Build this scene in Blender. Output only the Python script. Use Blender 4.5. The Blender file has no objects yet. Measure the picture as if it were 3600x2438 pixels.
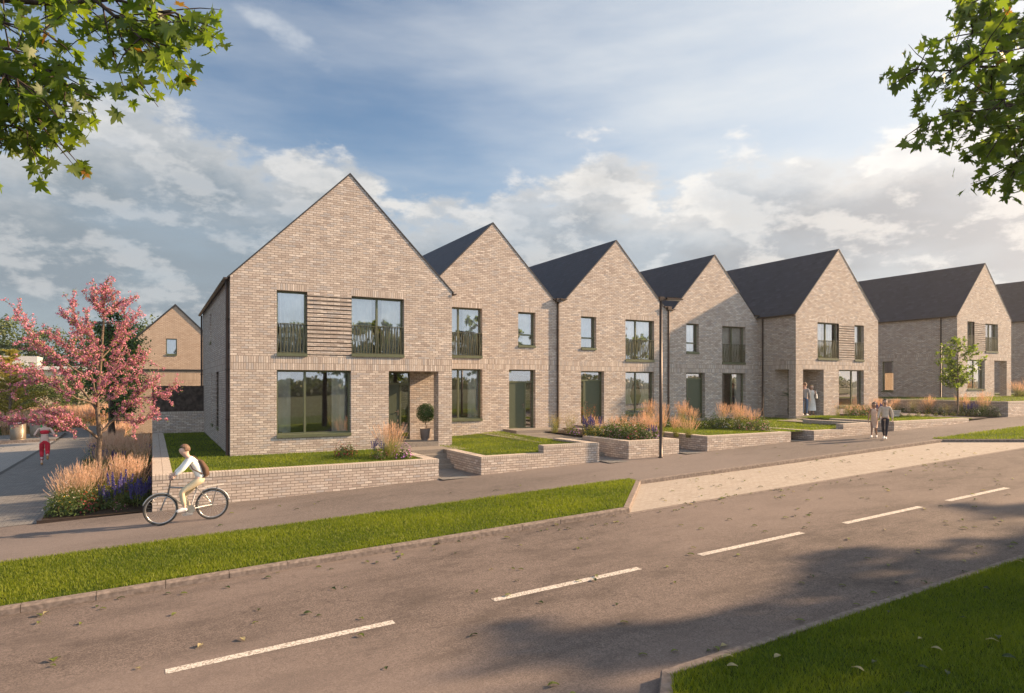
import bpy, bmesh, math, random
import numpy as np
from mathutils import Vector, Matrix
S = bpy.context.scene
COL = S.collection
R = math.radians
# ------------------------------------------------------------------ camera
SL = 0.0356                      # the street climbs to the right
cam = bpy.data.cameras.new('camera'); camo = bpy.data.objects.new('camera', cam); COL.objects.link(camo)
camo.location = (0, 0, 3.13)
camo.rotation_euler = (R(90), 0, -R(28.811))
cam.sensor_width = 36; cam.lens = 23.0; cam.shift_y = 0.0369
cam.clip_start = .1; cam.clip_end = 6000
S.camera = camo
S.render.resolution_x = 1024; S.render.resolution_y = 693
# ------------------------------------------------------------------ light
SAZ, SEL = R(13.5), R(25)        # sun: 14.5 degrees off the line of the facades, to the right
sv = Vector((math.cos(SAZ)*math.cos(SEL), -math.sin(SAZ)*math.cos(SEL), math.sin(SEL)))
sun = bpy.data.lights.new('sun', 'SUN'); sun.energy = 4.9; sun.angle = R(1.1); sun.color = (1, .70, .43)
suno = bpy.data.objects.new('sun', sun); COL.objects.link(suno)
suno.rotation_euler = sv.to_track_quat('Z', 'Y').to_euler(); suno.location = (40, -20, 40)
S.view_settings.view_transform = 'Standard'; S.view_settings.look = 'None'
S.view_settings.gamma = 1; S.view_settings.exposure = 1.42
W = bpy.data.worlds.new('World'); S.world = W; W.use_nodes = True
wt = W.node_tree; wt.nodes.clear()
def N(t, ty, **k):
    n = t.nodes.new(ty)
    for a, b in k.items():
        if a.startswith('i_'): n.inputs[a[2:].replace('_', ' ')].default_value = b
        else: setattr(n, a, b)
    return n
def L(t, a, b): t.links.new(a, b)
def MA(t, op, a, b=None, c=None, clamp=False):
    n = t.nodes.new('ShaderNodeMath'); n.operation = op; n.use_clamp = clamp
    for i, v in enumerate((a, b, c)):
        if v is None: continue
        if isinstance(v, (int, float)): n.inputs[i].default_value = v
        else: t.links.new(v, n.inputs[i])
    return n.outputs[0]
def MIX(t, f, a, b, bl='MIX'):
    n = t.nodes.new('ShaderNodeMix'); n.data_type = 'RGBA'; n.blend_type = bl
    for i, v in ((0, f), (6, a), (7, b)):
        if isinstance(v, (int, float)): n.inputs[i].default_value = v
        elif isinstance(v, tuple): n.inputs[i].default_value = (v+(1,))[:4]
        else: t.links.new(v, n.inputs[i])
    return n.outputs[2]
def RAMP(t, f, stops, interp='LINEAR'):
    n = t.nodes.new('ShaderNodeValToRGB'); cr = n.color_ramp; cr.interpolation = interp
    while len(cr.elements) < len(stops): cr.elements.new(.5)
    for e, (p, c) in zip(cr.elements, stops):
        e.position = p; e.color = (c, c, c, 1) if isinstance(c, (int, float)) else (c+(1,))[:4]
    if f is not None: t.links.new(f, n.inputs[0])
    return n.outputs[0]
def SMO(t, v, a, b):
    n = t.nodes.new('ShaderNodeMapRange'); n.interpolation_type = 'SMOOTHSTEP'
    t.links.new(v, n.inputs[0]); n.inputs[1].default_value = a; n.inputs[2].default_value = b
    return n.outputs[0]
def build_sky(t):
    tc = N(t, 'ShaderNodeTexCoord'); dirv = tc.outputs['Generated']
    sk = N(t, 'ShaderNodeTexSky', sky_type='NISHITA', sun_disc=False)
    sk.sun_elevation = SEL; sk.sun_rotation = math.pi/2+SAZ
    sk.altitude = 50; sk.air_density = 1.0; sk.dust_density = 1.0; sk.ozone_density = 1.5
    sp = N(t, 'ShaderNodeSeparateXYZ'); L(t, dirv, sp.inputs[0])
    x, y, z = sp.outputs
    az = MA(t, 'ARCTAN2', x, y)                      # 0 = +Y, positive to the right
    hor = MA(t, 'SQRT', MA(t, 'ADD', MA(t, 'MULTIPLY', x, x), MA(t, 'MULTIPLY', y, y)))
    el = MA(t, 'ARCTAN2', z, hor)
    # height of the cloud tops (radians) as a function of bearing
    pts = [(-.5, .22), (-.20, .27), (-.13, .31), (-.075, .375), (-.01, .375), (.0925, .36), (.18, .345), (.25, .31), (.33, .275), (.415, .31), (.546, .325), (.632, .34), (.737, .315), (.838, .33), (.984, .355), (1.08, .355), (1.17, .34), (1.4, .25)]
    u = MA(t, 'DIVIDE', MA(t, 'ADD', az, .5), 1.9, clamp=True)
    top = RAMP(t, u, [((a+.5)/1.9, h*2) for a, h in pts], 'EASE')
    top = MA(t, 'MULTIPLY', top, .5)
    top = MA(t, 'ADD', top, MA(t, 'MULTIPLY', SMO(t, MA(t, 'ABSOLUTE', az), 1.55, 2.2), .8))
    cx = N(t, 'ShaderNodeCombineXYZ'); L(t, az, cx.inputs[0]); L(t, MA(t, 'MULTIPLY', el, 1.9), cx.inputs[1])
    n1 = N(t, 'ShaderNodeTexNoise', i_Scale=5.6, i_Detail=12.0, i_Roughness=.61); L(t, cx.outputs[0], n1.inputs['Vector'])
    n2 = N(t, 'ShaderNodeTexNoise', i_Scale=3.2, i_Detail=6.0, i_Roughness=.5); 
    mp = N(t, 'ShaderNodeMapping'); mp.inputs['Location'].default_value = (3.1, 1.7, 0); mp.inputs['Scale'].default_value = (1, 1.7, 1)
    L(t, cx.outputs[0], mp.inputs[0]); L(t, mp.outputs[0], n2.inputs['Vector'])
    n1o, n2o = n1.outputs[0], n2.outputs[0]
    d = MA(t, 'SUBTRACT', top, el)                   # >0 below the cloud tops
    dens = MA(t, 'ADD', MA(t, 'MULTIPLY', d, 9.0), MA(t, 'MULTIPLY', MA(t, 'SUBTRACT', n1o, .5), 3.4))
    body = SMO(t, dens, -.02, .42)
    gaps = SMO(t, n2o, .34, .62)
    body = MA(t, 'MULTIPLY', body, MA(t, 'ADD', .62, MA(t, 'MULTIPLY', gaps, .38)))
    rim = MA(t, 'SUBTRACT', 1.0, SMO(t, dens, .15, 1.15))
    # cloud seen again a little towards the sun: dark where more cloud stands in the way
    mp2 = N(t, 'ShaderNodeMapping'); mp2.inputs['Location'].default_value = (-.035, -.03, 0)
    L(t, cx.outputs[0], mp2.inputs[0])
    n3 = N(t, 'ShaderNodeTexNoise', i_Scale=5.6, i_Detail=12.0, i_Roughness=.61); L(t, mp2.outputs[0], n3.inputs['Vector'])
    rel = SMO(t, MA(t, 'SUBTRACT', n1o, n3.outputs[0]), -.02, .085)
    lit = MA(t, 'ADD', MA(t, 'MULTIPLY', rim, .55), MA(t, 'MULTIPLY', rel, .45), clamp=True)
    sd = N(t, 'ShaderNodeVectorMath', operation='DOT_PRODUCT'); L(t, dirv, sd.inputs[0]); sd.inputs[1].default_value = tuple(sv)
    sdot = MA(t, 'MAXIMUM', sd.outputs['Value'], 0)
    near = MA(t, 'POWER', sdot, 1.5)
    ccol = MIX(t, lit, (1.85, 2.2, 2.5), (4.9, 4.85, 4.75))
    ccol = MIX(t, near, ccol, MIX(t, lit, (3.5, 3.4, 3.4), (8.6, 7.9, 7.0)))
    back = SMO(t, MA(t, 'ABSOLUTE', az), 1.7, 2.5)     # unseen cloud behind the photographer, brightened to lift shaded facades and window reflections
    ccol = MIX(t, back, ccol, MIX(t, lit, (7.2, 8.5, 10.2), (11.6, 12.3, 13.0)))
    # thin high veil, thicker towards the sun
    mp3 = N(t, 'ShaderNodeMapping'); mp3.inputs['Rotation'].default_value = (0, 0, R(-24)); mp3.inputs['Scale'].default_value = (1.0, 2.3, 1)
    L(t, cx.outputs[0], mp3.inputs[0])
    n4 = N(t, 'ShaderNodeTexNoise', i_Scale=2.6, i_Detail=7.0, i_Roughness=.55); L(t, mp3.outputs[0], n4.inputs['Vector'])
    veil = MA(t, 'MULTIPLY', SMO(t, n4.outputs[0], .25, .85), MA(t, 'ADD', .38, MA(t, 'MULTIPLY', SMO(t, az, .2, 1.0), .46)))
    # a ragged streak of cloud high on the left
    du = MA(t, 'SUBTRACT', az, .17); dv = MA(t, 'SUBTRACT', el, .465)
    along = MA(t, 'ADD', MA(t, 'MULTIPLY', du, .93), MA(t, 'MULTIPLY', dv, -.37))
    acr = MA(t, 'ADD', MA(t, 'MULTIPLY', du, .37), MA(t, 'MULTIPLY', dv, .93))
    st = MA(t, 'ADD', MA(t, 'POWER', MA(t, 'ABSOLUTE', MA(t, 'DIVIDE', along, .085)), 2.0), MA(t, 'POWER', MA(t, 'ABSOLUTE', MA(t, 'DIVIDE', acr, .022)), 2.0))
    wisp = MA(t, 'MULTIPLY', SMO(t, MA(t, 'SUBTRACT', MA(t, 'MULTIPLY', n1o, 2.6), MA(t, 'MULTIPLY', st, .55)), .85, 1.5), .62)
    sky = MIX(t, 1.0, sk.outputs[0], (.80, .86, .88), 'MULTIPLY')
    low = MA(t, 'MULTIPLY', MA(t, 'SUBTRACT', 1.0, SMO(t, el, .0, .42)), .5)
    sky = MIX(t, low, sky, (3.1, 3.6, 3.9))
    sky = MIX(t, MA(t, 'MULTIPLY', SMO(t, sdot, .2, .8), .6, clamp=True), sky, (5.2, 5.5, 5.6))
    sky = MIX(t, veil, sky, (5.4, 5.5, 5.5))
    sky = MIX(t, wisp, sky, (4.6, 4.8, 5.0))
    sky = MIX(t, body, sky, ccol)
    glow = MA(t, 'MULTIPLY', MA(t, 'POWER', sdot, 7.0), .75, clamp=True)
    sky = MIX(t, glow, sky, (10.0, 8.9, 8.0))
    gr = SMO(t, el, -.05, -.01)
    sky = MIX(t, gr, (.8, .75, .65), sky)
    bg = N(t, 'ShaderNodeBackground', i_Strength=.061); L(t, sky, bg.inputs[0])
    o = N(t, 'ShaderNodeOutputWorld'); L(t, bg.outputs[0], o.inputs[0])
build_sky(wt)

# ------------------------------------------------------------------ helpers
def tag(o, label=None, cat=None, group=None, kind=None):
    if label: o['label'] = label
    if cat: o['category'] = cat
    if group: o['group'] = group
    if kind: o['kind'] = kind
    return o
def empty(name, loc, label=None, cat=None, group=None, rz=0, scale=1):
    o = bpy.data.objects.new(name, None); COL.objects.link(o)
    o.location = loc; o.rotation_euler = (0, 0, rz); o.scale = (scale,)*3; o.empty_display_size = .1
    return tag(o, label, cat, group)
def place(root, src, loc, label=None, group=None, rz=0, scale=1, name=None):
    """copy a thing with its parts and sub-parts"""
    def cp(o, par):
        c = o.copy(); COL.objects.link(c); c.parent = par
        for ch in o.children: cp(ch, c)
        return c
    c = cp(src, None)
    c.location = loc; c.rotation_euler = (0, 0, rz)
    c.scale = (scale,)*3 if not isinstance(scale, tuple) else scale
    if label: c['label'] = label
    if group: c['group'] = group
    return c
_used = set()
def spawn(src, loc, label, group, rz=0, scale=1):
    """first use takes the prototype itself, later uses copy it"""
    if id(src) in _used or src.name in _used: return place(None, src, loc, label, group, rz, scale)
    _used.add(src.name)
    src.location = loc; src.rotation_euler = (0, 0, rz); src.scale = (scale,)*3 if not isinstance(scale, tuple) else scale
    src['label'] = label; src['group'] = group
    return src
class MB:
    def __init__(s): s.v = []; s.f = []; s.uv = []; s.m = []; s.sm = []
    def face(s, pts, mat=0, uv=None, smooth=False):
        b = len(s.v); s.v += [tuple(p) for p in pts]; s.f.append(tuple(range(b, b+len(pts))))
        if uv is None:
            a = Vector(pts[1])-Vector(pts[0]); c = Vector(pts[-1])-Vector(pts[0]); n = a.cross(c)
            ax, ay, az = abs(n.x), abs(n.y), abs(n.z)
            if az >= ax and az >= ay: uv = [(p[0], p[1]) for p in pts]
            elif ax >= ay: uv = [(p[1], p[2]) for p in pts]
            else: uv = [(p[0], p[2]) for p in pts]
        s.uv += list(uv); s.m.append(mat); s.sm.append(smooth)
    def box(s, x0, x1, y0, y1, z0, z1, mat=0, mf=None, top=None, swap=False):
        """mf maps local to world; z1 may be a function pair for sloping tops"""
        g = mf or (lambda a, b, c: (a, b, c))
        P = [g(x, y, z) for z in (z0, z1) for y in (y0, y1) for x in (x0, x1)]
        for q in ((0, 1, 5, 4), (1, 3, 7, 5), (3, 2, 6, 7), (2, 0, 4, 6), (0, 2, 3, 1)):
            s.face([P[i] for i in q], mat)
        t = [P[i] for i in (4, 5, 7, 6)]
        s.face(t, mat if top is None else top, [(p[1], p[0]) for p in t] if swap else None)
    def tube(s, pts, rad, seg=6, mat=0, caps=True, smooth=True):
        pts = [Vector(p) for p in pts]
        if not isinstance(rad, (list, tuple)): rad = [rad]*len(pts)
        base = len(s.v); up = Vector((0, 0, 1)); px = None
        for i, p in enumerate(pts):
            d = (pts[min(i+1, len(pts)-1)]-pts[max(i-1, 0)])
            if d.length < 1e-9: d = Vector((0, 0, 1))
            d.normalize()
            if px is None:
                a = up if abs(d.z) < .9 else Vector((1, 0, 0)); px = d.cross(a).normalized()
            else:
                px = (px-d*px.dot(d))
                px = px.normalized() if px.length > 1e-6 else d.cross(up).normalized()
            py = d.cross(px)
            for k in range(seg):
                a = 2*math.pi*k/seg
                s.v.append(tuple(p+(px*math.cos(a)+py*math.sin(a))*rad[i]))
        for i in range(len(pts)-1):
            for k in range(seg):
                k2 = (k+1) % seg
                s.f.append((base+i*seg+k, base+i*seg+k2, base+(i+1)*seg+k2, base+(i+1)*seg+k))
                s.uv += [(k/seg, i), ((k+1)/seg, i), ((k+1)/seg, i+1), (k/seg, i+1)]; s.m.append(mat); s.sm.append(smooth)
        if caps:
            for i in (0, len(pts)-1):
                s.f.append(tuple(base+i*seg+k for k in range(seg))); s.uv += [(0, 0)]*seg; s.m.append(mat); s.sm.append(False)
    def loft(s, rings, seg=14, mat=0, smooth=True, cap=True):
        """rings: (cx, cy, z, rx, ry)"""
        base = len(s.v)
        for (cx, cy, z, rx, ry) in rings:
            for k in range(seg):
                a = 2*math.pi*k/seg; s.v.append((cx+rx*math.cos(a), cy+ry*math.sin(a), z))
        for i in range(len(rings)-1):
            for k in range(seg):
                k2 = (k+1) % seg
                s.f.append((base+i*seg+k, base+i*seg+k2, base+(i+1)*seg+k2, base+(i+1)*seg+k))
                s.uv += [(k/seg, rings[i][2]), ((k+1)/seg, rings[i][2]), ((k+1)/seg, rings[i+1][2]), (k/seg, rings[i+1][2])]; s.m.append(mat); s.sm.append(smooth)
        if cap:
            for i in (0, len(rings)-1):
                s.f.append(tuple(base+i*seg+k for k in range(seg))); s.uv += [(0, 0)]*seg; s.m.append(mat); s.sm.append(False)
    def ball(s, c, r, seg=8, rings=6, mat=0):
        if not isinstance(r, (tuple, list)): r = (r, r, r)
        s.loft([(c[0], c[1], c[2]+r[2]*math.sin(a), max(1e-4, r[0]*math.cos(a)), max(1e-4, r[1]*math.cos(a))) for a in [math.pi*(i/rings-.5) for i in range(rings+1)]], seg, mat)
    def build(s, name, mats, parent=None, bevel=0):
        me = bpy.data.meshes.new(name)
        me.from_pydata(s.v, [], s.f)
        if not isinstance(mats, (list, tuple)): mats = [mats]
        for m in mats: me.materials.append(m)
        uvl = me.uv_layers.new(name='UVMap')
        uvl.data.foreach_set('uv', np.array(s.uv, dtype=np.float32).ravel())
        me.polygons.foreach_set('material_index', np.array(s.m, dtype=np.int32))
        me.polygons.foreach_set('use_smooth', np.array(s.sm, dtype=bool))
        me.update()
        o = bpy.data.objects.new(name, me); COL.objects.link(o)
        if parent: o.parent = parent
        if bevel:
            b = o.modifiers.new('bevel', 'BEVEL'); b.width = bevel; b.segments = 2; b.limit_method = 'ANGLE'
        return o
def fast_mesh(name, V, F, mat, parent=None, uv=None, smooth=False):
    """V (n,3), F (m,k) numpy arrays"""
    me = bpy.data.meshes.new(name); k = F.shape[1]
    me.vertices.add(len(V)); me.vertices.foreach_set('co', V.astype(np.float32).ravel())
    me.loops.add(F.size); me.loops.foreach_set('vertex_index', F.astype(np.int32).ravel())
    me.polygons.add(len(F)); me.polygons.foreach_set('loop_start', np.arange(0, F.size, k, dtype=np.int32))
    if uv is not None:
        ul = me.uv_layers.new(name='UVMap'); ul.data.foreach_set('uv', uv[F.ravel()].astype(np.float32).ravel())
    me.update(calc_edges=True); me.validate()
    for m in (mat if isinstance(mat, (list, tuple)) else [mat]): me.materials.append(m)
    if smooth: me.polygons.foreach_set('use_smooth', np.ones(len(F), dtype=bool))
    o = bpy.data.objects.new(name, me); COL.objects.link(o)
    if parent: o.parent = parent
    return o

# ------------------------------------------------------------------ materials
def mat_new(name):
    m = bpy.data.materials.new(name); m.use_nodes = True; t = m.node_tree; t.nodes.clear()
    o = N(t, 'ShaderNodeOutputMaterial'); b = N(t, 'ShaderNodeBsdfPrincipled'); L(t, b.outputs[0], o.inputs[0])
    return m, t, b, o
def simple(name, col, rough=.6, metal=0, noise=.12, scale=8, spec=.5, bump=0):
    m, t, b, o = mat_new(name)
    tc = N(t, 'ShaderNodeTexCoord'); n = N(t, 'ShaderNodeTexNoise', i_Scale=float(scale), i_Detail=5.0); L(t, tc.outputs['Object'], n.inputs['Vector'])
    f = SMO(t, n.outputs[0], .3, .7)
    c = MIX(t, f, tuple(max(0, x*(1-noise)) for x in col), tuple(min(1, x*(1+noise)) for x in col))
    L(t, c, b.inputs['Base Color']); b.inputs['Roughness'].default_value = rough; b.inputs['Metallic'].default_value = metal
    b.inputs['Specular IOR Level'].default_value = spec
    if bump:
        bn = N(t, 'ShaderNodeBump', i_Strength=bump, i_Distance=.01); L(t, n.outputs[0], bn.inputs['Height']); L(t, bn.outputs[0], b.inputs['Normal'])
    return m
def brick_mat(name, bw, rh, offset, tones, mortar, msize=.009, rough=.9, bump=.6, grey=0.0, along=True):
    m, t, b, o = mat_new(name)
    uv = N(t, 'ShaderNodeUVMap')
    br = N(t, 'ShaderNodeTexBrick', offset=offset, offset_frequency=2, squash=1, squash_frequency=2)
    L(t, uv.outputs[0], br.inputs['Vector'])
    br.inputs['Scale'].default_value = 1; br.inputs['Brick Width'].default_value = bw; br.inputs['Row Height'].default_value = rh
    br.inputs['Mortar Size'].default_value = msize; br.inputs['Mortar Smooth'].default_value = .15; br.inputs['Bias'].default_value = 0
    br.inputs['Color1'].default_value = (0, 0, 0, 1); br.inputs['Color2'].default_value = (1, 1, 1, 1); br.inputs['Mortar'].default_value = (.5, .5, .5, 1)
    sp = N(t, 'ShaderNodeSeparateColor'); L(t, br.outputs['Color'], sp.inputs[0])
    tone = RAMP(t, sp.outputs[0], [(i/(len(tones)-1), c) for i, c in enumerate(tones)])
    tc = N(t, 'ShaderNodeTexCoord')
    n = N(t, 'ShaderNodeTexNoise', i_Scale=24.0, i_Detail=6.0, i_Roughness=.65); 
    mp = N(t, 'ShaderNodeMapping'); mp.inputs['Scale'].default_value = (.45, 1.6, 1) if along else (1.6, .45, 1)
    L(t, uv.outputs[0], mp.inputs[0]); L(t, mp.outputs[0], n.inputs['Vector'])
    n2 = N(t, 'ShaderNodeTexNoise', i_Scale=.55, i_Detail=4.0); L(t, tc.outputs['Object'], n2.inputs['Vector'])
    c = MIX(t, MA(t, 'MULTIPLY', SMO(t, n.outputs[0], .38, .75), .55), tone, tuple(x*.58 for x in tones[0]))
    c = MIX(t, MA(t, 'MULTIPLY', SMO(t, n2.outputs[0], .35, .7), .42), c, tuple(x*.8 for x in tones[1]))
    c = MIX(t, br.outputs['Fac'], c, mortar)
    L(t, c, b.inputs['Base Color']); b.inputs['Roughness'].default_value = rough; b.inputs['Specular IOR Level'].default_value = .25
    h = MA(t, 'SUBTRACT', MA(t, 'MULTIPLY', n.outputs[0], .35), br.outputs['Fac'])
    bn = N(t, 'ShaderNodeBump', i_Strength=bump, i_Distance=.006); L(t, h, bn.inputs['Height']); L(t, bn.outputs[0], b.inputs['Normal'])
    return m
BT = [(.32, .26, .225), (.49, .41, .35), (.57, .485, .415), (.40, .33, .285), (.68, .595, .52), (.37, .345, .335), (.52, .44, .375)]
MORT = (.20, .165, .14)
brick = brick_mat('brick', .225, .075, .5, BT, MORT)
soldier = brick_mat('soldier_brick', .075, .225, 0, BT, MORT, along=False)
coping_m = brick_mat('coping_brick', .075, .24, 0, [(.40, .34, .29), (.52, .45, .385), (.46, .40, .345), (.56, .49, .42), (.42, .38, .345)], (.22, .18, .15), along=False)
BT2 = [(.40, .29, .21), (.47, .36, .27), (.53, .41, .31), (.42, .32, .24)]
brick_far = brick_mat('orange_brick', .225, .075, .5, BT2, (.22, .16, .12))
soldier_far = brick_mat('orange_soldier_brick', .075, .45, 0, BT2, (.22, .16, .12), along=False)
slate = brick_mat('slate', .30, .22, .5, [(.012, .014, .024), (.028, .031, .046), (.019, .022, .034), (.040, .044, .062)], (.012, .012, .016), .012, .5, .9)
pav_dark = brick_mat('dark_paver', .20, .10, .5, [(.14, .138, .138), (.20, .195, .19), (.17, .165, .16), (.24, .23, .22)], (.06, .058, .056), .006, .85, .5)
pav_grey = brick_mat('grey_paver', .20, .10, .5, [(.24, .235, .23), (.30, .29, .28), (.27, .26, .255)], (.12, .115, .11), .006, .85, .5)
pav_bay = brick_mat('buff_paver', .21, .105, .5, [(.33, .285, .24), (.40, .35, .30), (.37, .32, .275), (.42, .375, .325)], (.25, .205, .17), .006, .85, .35)
roof_edge = simple('dark_metal_trim', (.03, .028, .028), .45, .3)
pipe_m = simple('brown_metal_pipe', (.055, .038, .030), .4, .5)
frame_m = simple('olive_window_frame', (.105, .115, .062), .42, .2, .08)
door_m = simple('olive_green_door', (.052, .066, .036), .45, 0, .05)
rail_m = simple('bronze_railing', (.10, .095, .05), .4, .3)
metal_l = simple('brushed_steel', (.19, .15, .11), .45, .4, .06, 3)
curtain_m = simple('curtain_fabric', (.82, .80, .77), .9, 0, .08, 3)
inner_m = simple('dim_room', (.22, .20, .16), .9)
concrete = simple('step_concrete', (.20, .175, .15), .9, 0, .22, 30, .3, .3)
kerb_m = simple('kerb_concrete', (.185, .15, .13), .9, 0, .28, 14, .3, .35)
soil = simple('dark_soil', (.035, .025, .018), 1, 0, .45, 18, .1, .8)
earth_m = simple('far_ground', (.075, .085, .04), 1, 0, .3, .4, .1)
def asphalt(name, c0, c1, patch, crk=.0):
    m, t, b, o = mat_new(name)
    tc = N(t, 'ShaderNodeTexCoord'); P = tc.outputs['Object']
    n = N(t, 'ShaderNodeTexNoise', i_Scale=42.0, i_Detail=6.0, i_Roughness=.85); L(t, P, n.inputs['Vector'])
    v = N(t, 'ShaderNodeTexVoronoi', i_Scale=70.0); L(t, P, v.inputs['Vector'])
    mp = N(t, 'ShaderNodeMapping'); mp.inputs['Scale'].default_value = (.45, 1, 1); L(t, P, mp.inputs[0])
    n2 = N(t, 'ShaderNodeTexNoise', i_Scale=1.6, i_Detail=9.0, i_Roughness=.68); L(t, mp.outputs[0], n2.inputs['Vector'])
    n3 = N(t, 'ShaderNodeTexNoise', i_Scale=.23, i_Detail=3.0); L(t, mp.outputs[0], n3.inputs['Vector'])
    c = MIX(t, SMO(t, n.outputs[0], .41, .60), tuple(x*.72 for x in c0), tuple(x*1.22 for x in c1))
    n5 = N(t, 'ShaderNodeTexNoise', i_Scale=9.0, i_Detail=8.0, i_Roughness=.75); L(t, P, n5.inputs['Vector'])
    c = MIX(t, MA(t, 'MULTIPLY', SMO(t, n5.outputs[0], .44, .64), .42), c, tuple(x*.62 for x in c0))
    vc = N(t, 'ShaderNodeTexVoronoi', feature='DISTANCE_TO_EDGE', i_Scale=.33); wp = N(t, 'ShaderNodeVectorMath', operation='ADD'); ns = N(t, 'ShaderNodeTexNoise', i_Scale=1.1, i_Detail=6.0); L(t, P, ns.inputs['Vector']); L(t, P, wp.inputs[0]); L(t, ns.outputs['Color'], wp.inputs[1]); L(t, wp.outputs[0], vc.inputs['Vector'])
    crack = MA(t, 'MULTIPLY', MA(t, 'SUBTRACT', 1.0, SMO(t, vc.outputs['Distance'], .001, .007)), MA(t, 'MULTIPLY', SMO(t, n5.outputs[0], .45, .6), crk))
    c = MIX(t, crack, c, tuple(x*.3 for x in c0))
    c = MIX(t, MA(t, 'MULTIPLY', SMO(t, v.outputs['Distance'], .55, .15), .22), c, tuple(x*1.9 for x in c1))
    c = MIX(t, MA(t, 'MULTIPLY', SMO(t, n2.outputs[0], .42, .72), patch), c, tuple(x*.45 for x in c0))
    c = MIX(t, MA(t, 'MULTIPLY', SMO(t, n3.outputs[0], .42, .6), .45), c, tuple(x*1.35 for x in c1))
    L(t, c, b.inputs['Base Color']); b.inputs['Roughness'].default_value = .85; b.inputs['Specular IOR Level'].default_value = .3
    bn = N(t, 'ShaderNodeBump', i_Strength=.6, i_Distance=.008); L(t, n.outputs[0], bn.inputs['Height']); L(t, bn.outputs[0], b.inputs['Normal'])
    return m
road_m = asphalt('road_asphalt', (.098, .077, .068), (.165, .132, .117), .62, .6)
foot_m = asphalt('footpath_asphalt', (.095, .08, .073), (.155, .13, .12), .35)
def paint():
    m, t, b, o = mat_new('worn_white_paint')
    tc = N(t, 'ShaderNodeTexCoord'); n = N(t, 'ShaderNodeTexNoise', i_Scale=38.0, i_Detail=4.0, i_Roughness=.7); L(t, tc.outputs['Object'], n.inputs['Vector'])
    c = MIX(t, SMO(t, n.outputs[0], .50, .56), (.56, .52, .47), (.22, .18, .15))
    L(t, c, b.inputs['Base Color']); b.inputs['Roughness'].default_value = .8
    return m
paint_m = paint()
def leafy(name, a, bcol, trans=.35, rough=.55, spread=1.0, tcol=None):
    """per-leaf colour from the UV, plus light passing through the leaf"""
    m, t, b, o = mat_new(name)
    uv = N(t, 'ShaderNodeUVMap'); sp = N(t, 'ShaderNodeSeparateXYZ'); L(t, uv.outputs[0], sp.inputs[0])
    tc = N(t, 'ShaderNodeTexCoord'); n = N(t, 'ShaderNodeTexNoise', i_Scale=1.3, i_Detail=3.0); L(t, tc.outputs['Object'], n.inputs['Vector'])
    f = MA(t, 'ADD', MA(t, 'MULTIPLY', sp.outputs[0], .65), MA(t, 'MULTIPLY', n.outputs[0], .45), clamp=True)
    c = MIX(t, f, a, bcol)
    L(t, c, b.inputs['Base Color']); b.inputs['Roughness'].default_value = rough; b.inputs['Specular IOR Level'].default_value = .3
    tr = N(t, 'ShaderNodeBsdfTranslucent')
    tc2 = MIX(t, 1.0, c, tcol or (1.5, 1.6, .7), 'MULTIPLY'); L(t, tc2, tr.inputs[0])
    mx = N(t, 'ShaderNodeMixShader'); mx.inputs[0].default_value = trans
    L(t, b.outputs[0], mx.inputs[1]); L(t, tr.outputs[0], mx.inputs[2]); L(t, mx.outputs[0], o.inputs[0])
    return m
grass_m = leafy('grass_blades', (.048, .088, .006), (.22, .25, .02), .42)
grass_base = simple('lawn_turf', (.045, .068, .009), 1, 0, .35, 5, .1, .5)
maple_m = leafy('maple_leaf', (.042, .08, .016), (.13, .175, .035), .52, .45, tcol=(2.2, 2.2, .6))
maple_y = leafy('autumn_maple_leaf', (.22, .10, .02), (.30, .16, .03), .4)
tree_m = leafy('tree_leaf', (.035, .06, .018), (.10, .13, .035), .3)
dark_leaf = leafy('dark_tree_leaf', (.02, .05, .016), (.06, .115, .025), .3)
pine_m = leafy('pine_needle', (.20, .18, .03), (.42, .34, .06), .3)
shrub_leaf = leafy('shrub_leaf', (.03, .055, .015), (.10, .14, .035), .35)
straw_g = leafy('grass_stem', (.10, .12, .03), (.24, .22, .07), .3)
plume_m = leafy('feathery_plume', (.52, .35, .25), (.76, .55, .41), .42, .8, tcol=(1.1, .9, .7))
mead_m = leafy('meadow_straw', (.34, .22, .12), (.55, .38, .22), .4, .8, tcol=(1.1, .95, .7))
blossom = leafy('pink_blossom', (.36, .09, .17), (.74, .37, .44), .35, .7, tcol=(1.1, .7, .8))
def flower(name, c): return leafy(name, tuple(x*.8 for x in c), c, .3, .7, tcol=(1, 1, 1))
f_purple = flower('violet_spike', (.085, .072, .235)); f_pink = flower('pink_petal', (.72, .22, .34)); f_white = flower('white_petal', (.78, .72, .62))
f_yellow = flower('yellow_petal', (.80, .55, .10)); f_red = flower('dark_red_petal', (.34, .05, .06)); f_mauve = flower('mauve_petal', (.62, .27, .62)); f_orange = flower('orange_petal', (.75, .16, .04))
bark = simple('bark', (.13, .095, .07), .95, 0, .35, 22, .2, .8)
bark_d = simple('dark_bark', (.05, .035, .028), .95, 0, .3, 14, .2, .6)
def glass_mat():
    m, t, b, o = mat_new('window_glass')
    g = N(t, 'ShaderNodeBsdfGlossy', i_Roughness=.015); g.inputs[0].default_value = (.92, .92, .90, 1)
    tr = N(t, 'ShaderNodeBsdfTransparent'); tr.inputs[0].default_value = (.82, .84, .82, 1)
    fr = N(t, 'ShaderNodeFresnel', i_IOR=1.6)
    f = MA(t, 'ADD', MA(t, 'MULTIPLY', fr.outputs[0], 1.2), .30, clamp=True)
    mx = N(t, 'ShaderNodeMixShader'); L(t, f, mx.inputs[0]); L(t, tr.outputs[0], mx.inputs[1]); L(t, g.outputs[0], mx.inputs[2]); L(t, mx.outputs[0], o.inputs[0])
    return m
glass = glass_mat()
timber = simple('dark_stained_timber', (.055, .042, .035), .8, 0, .5, 6, .3, .4)
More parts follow.
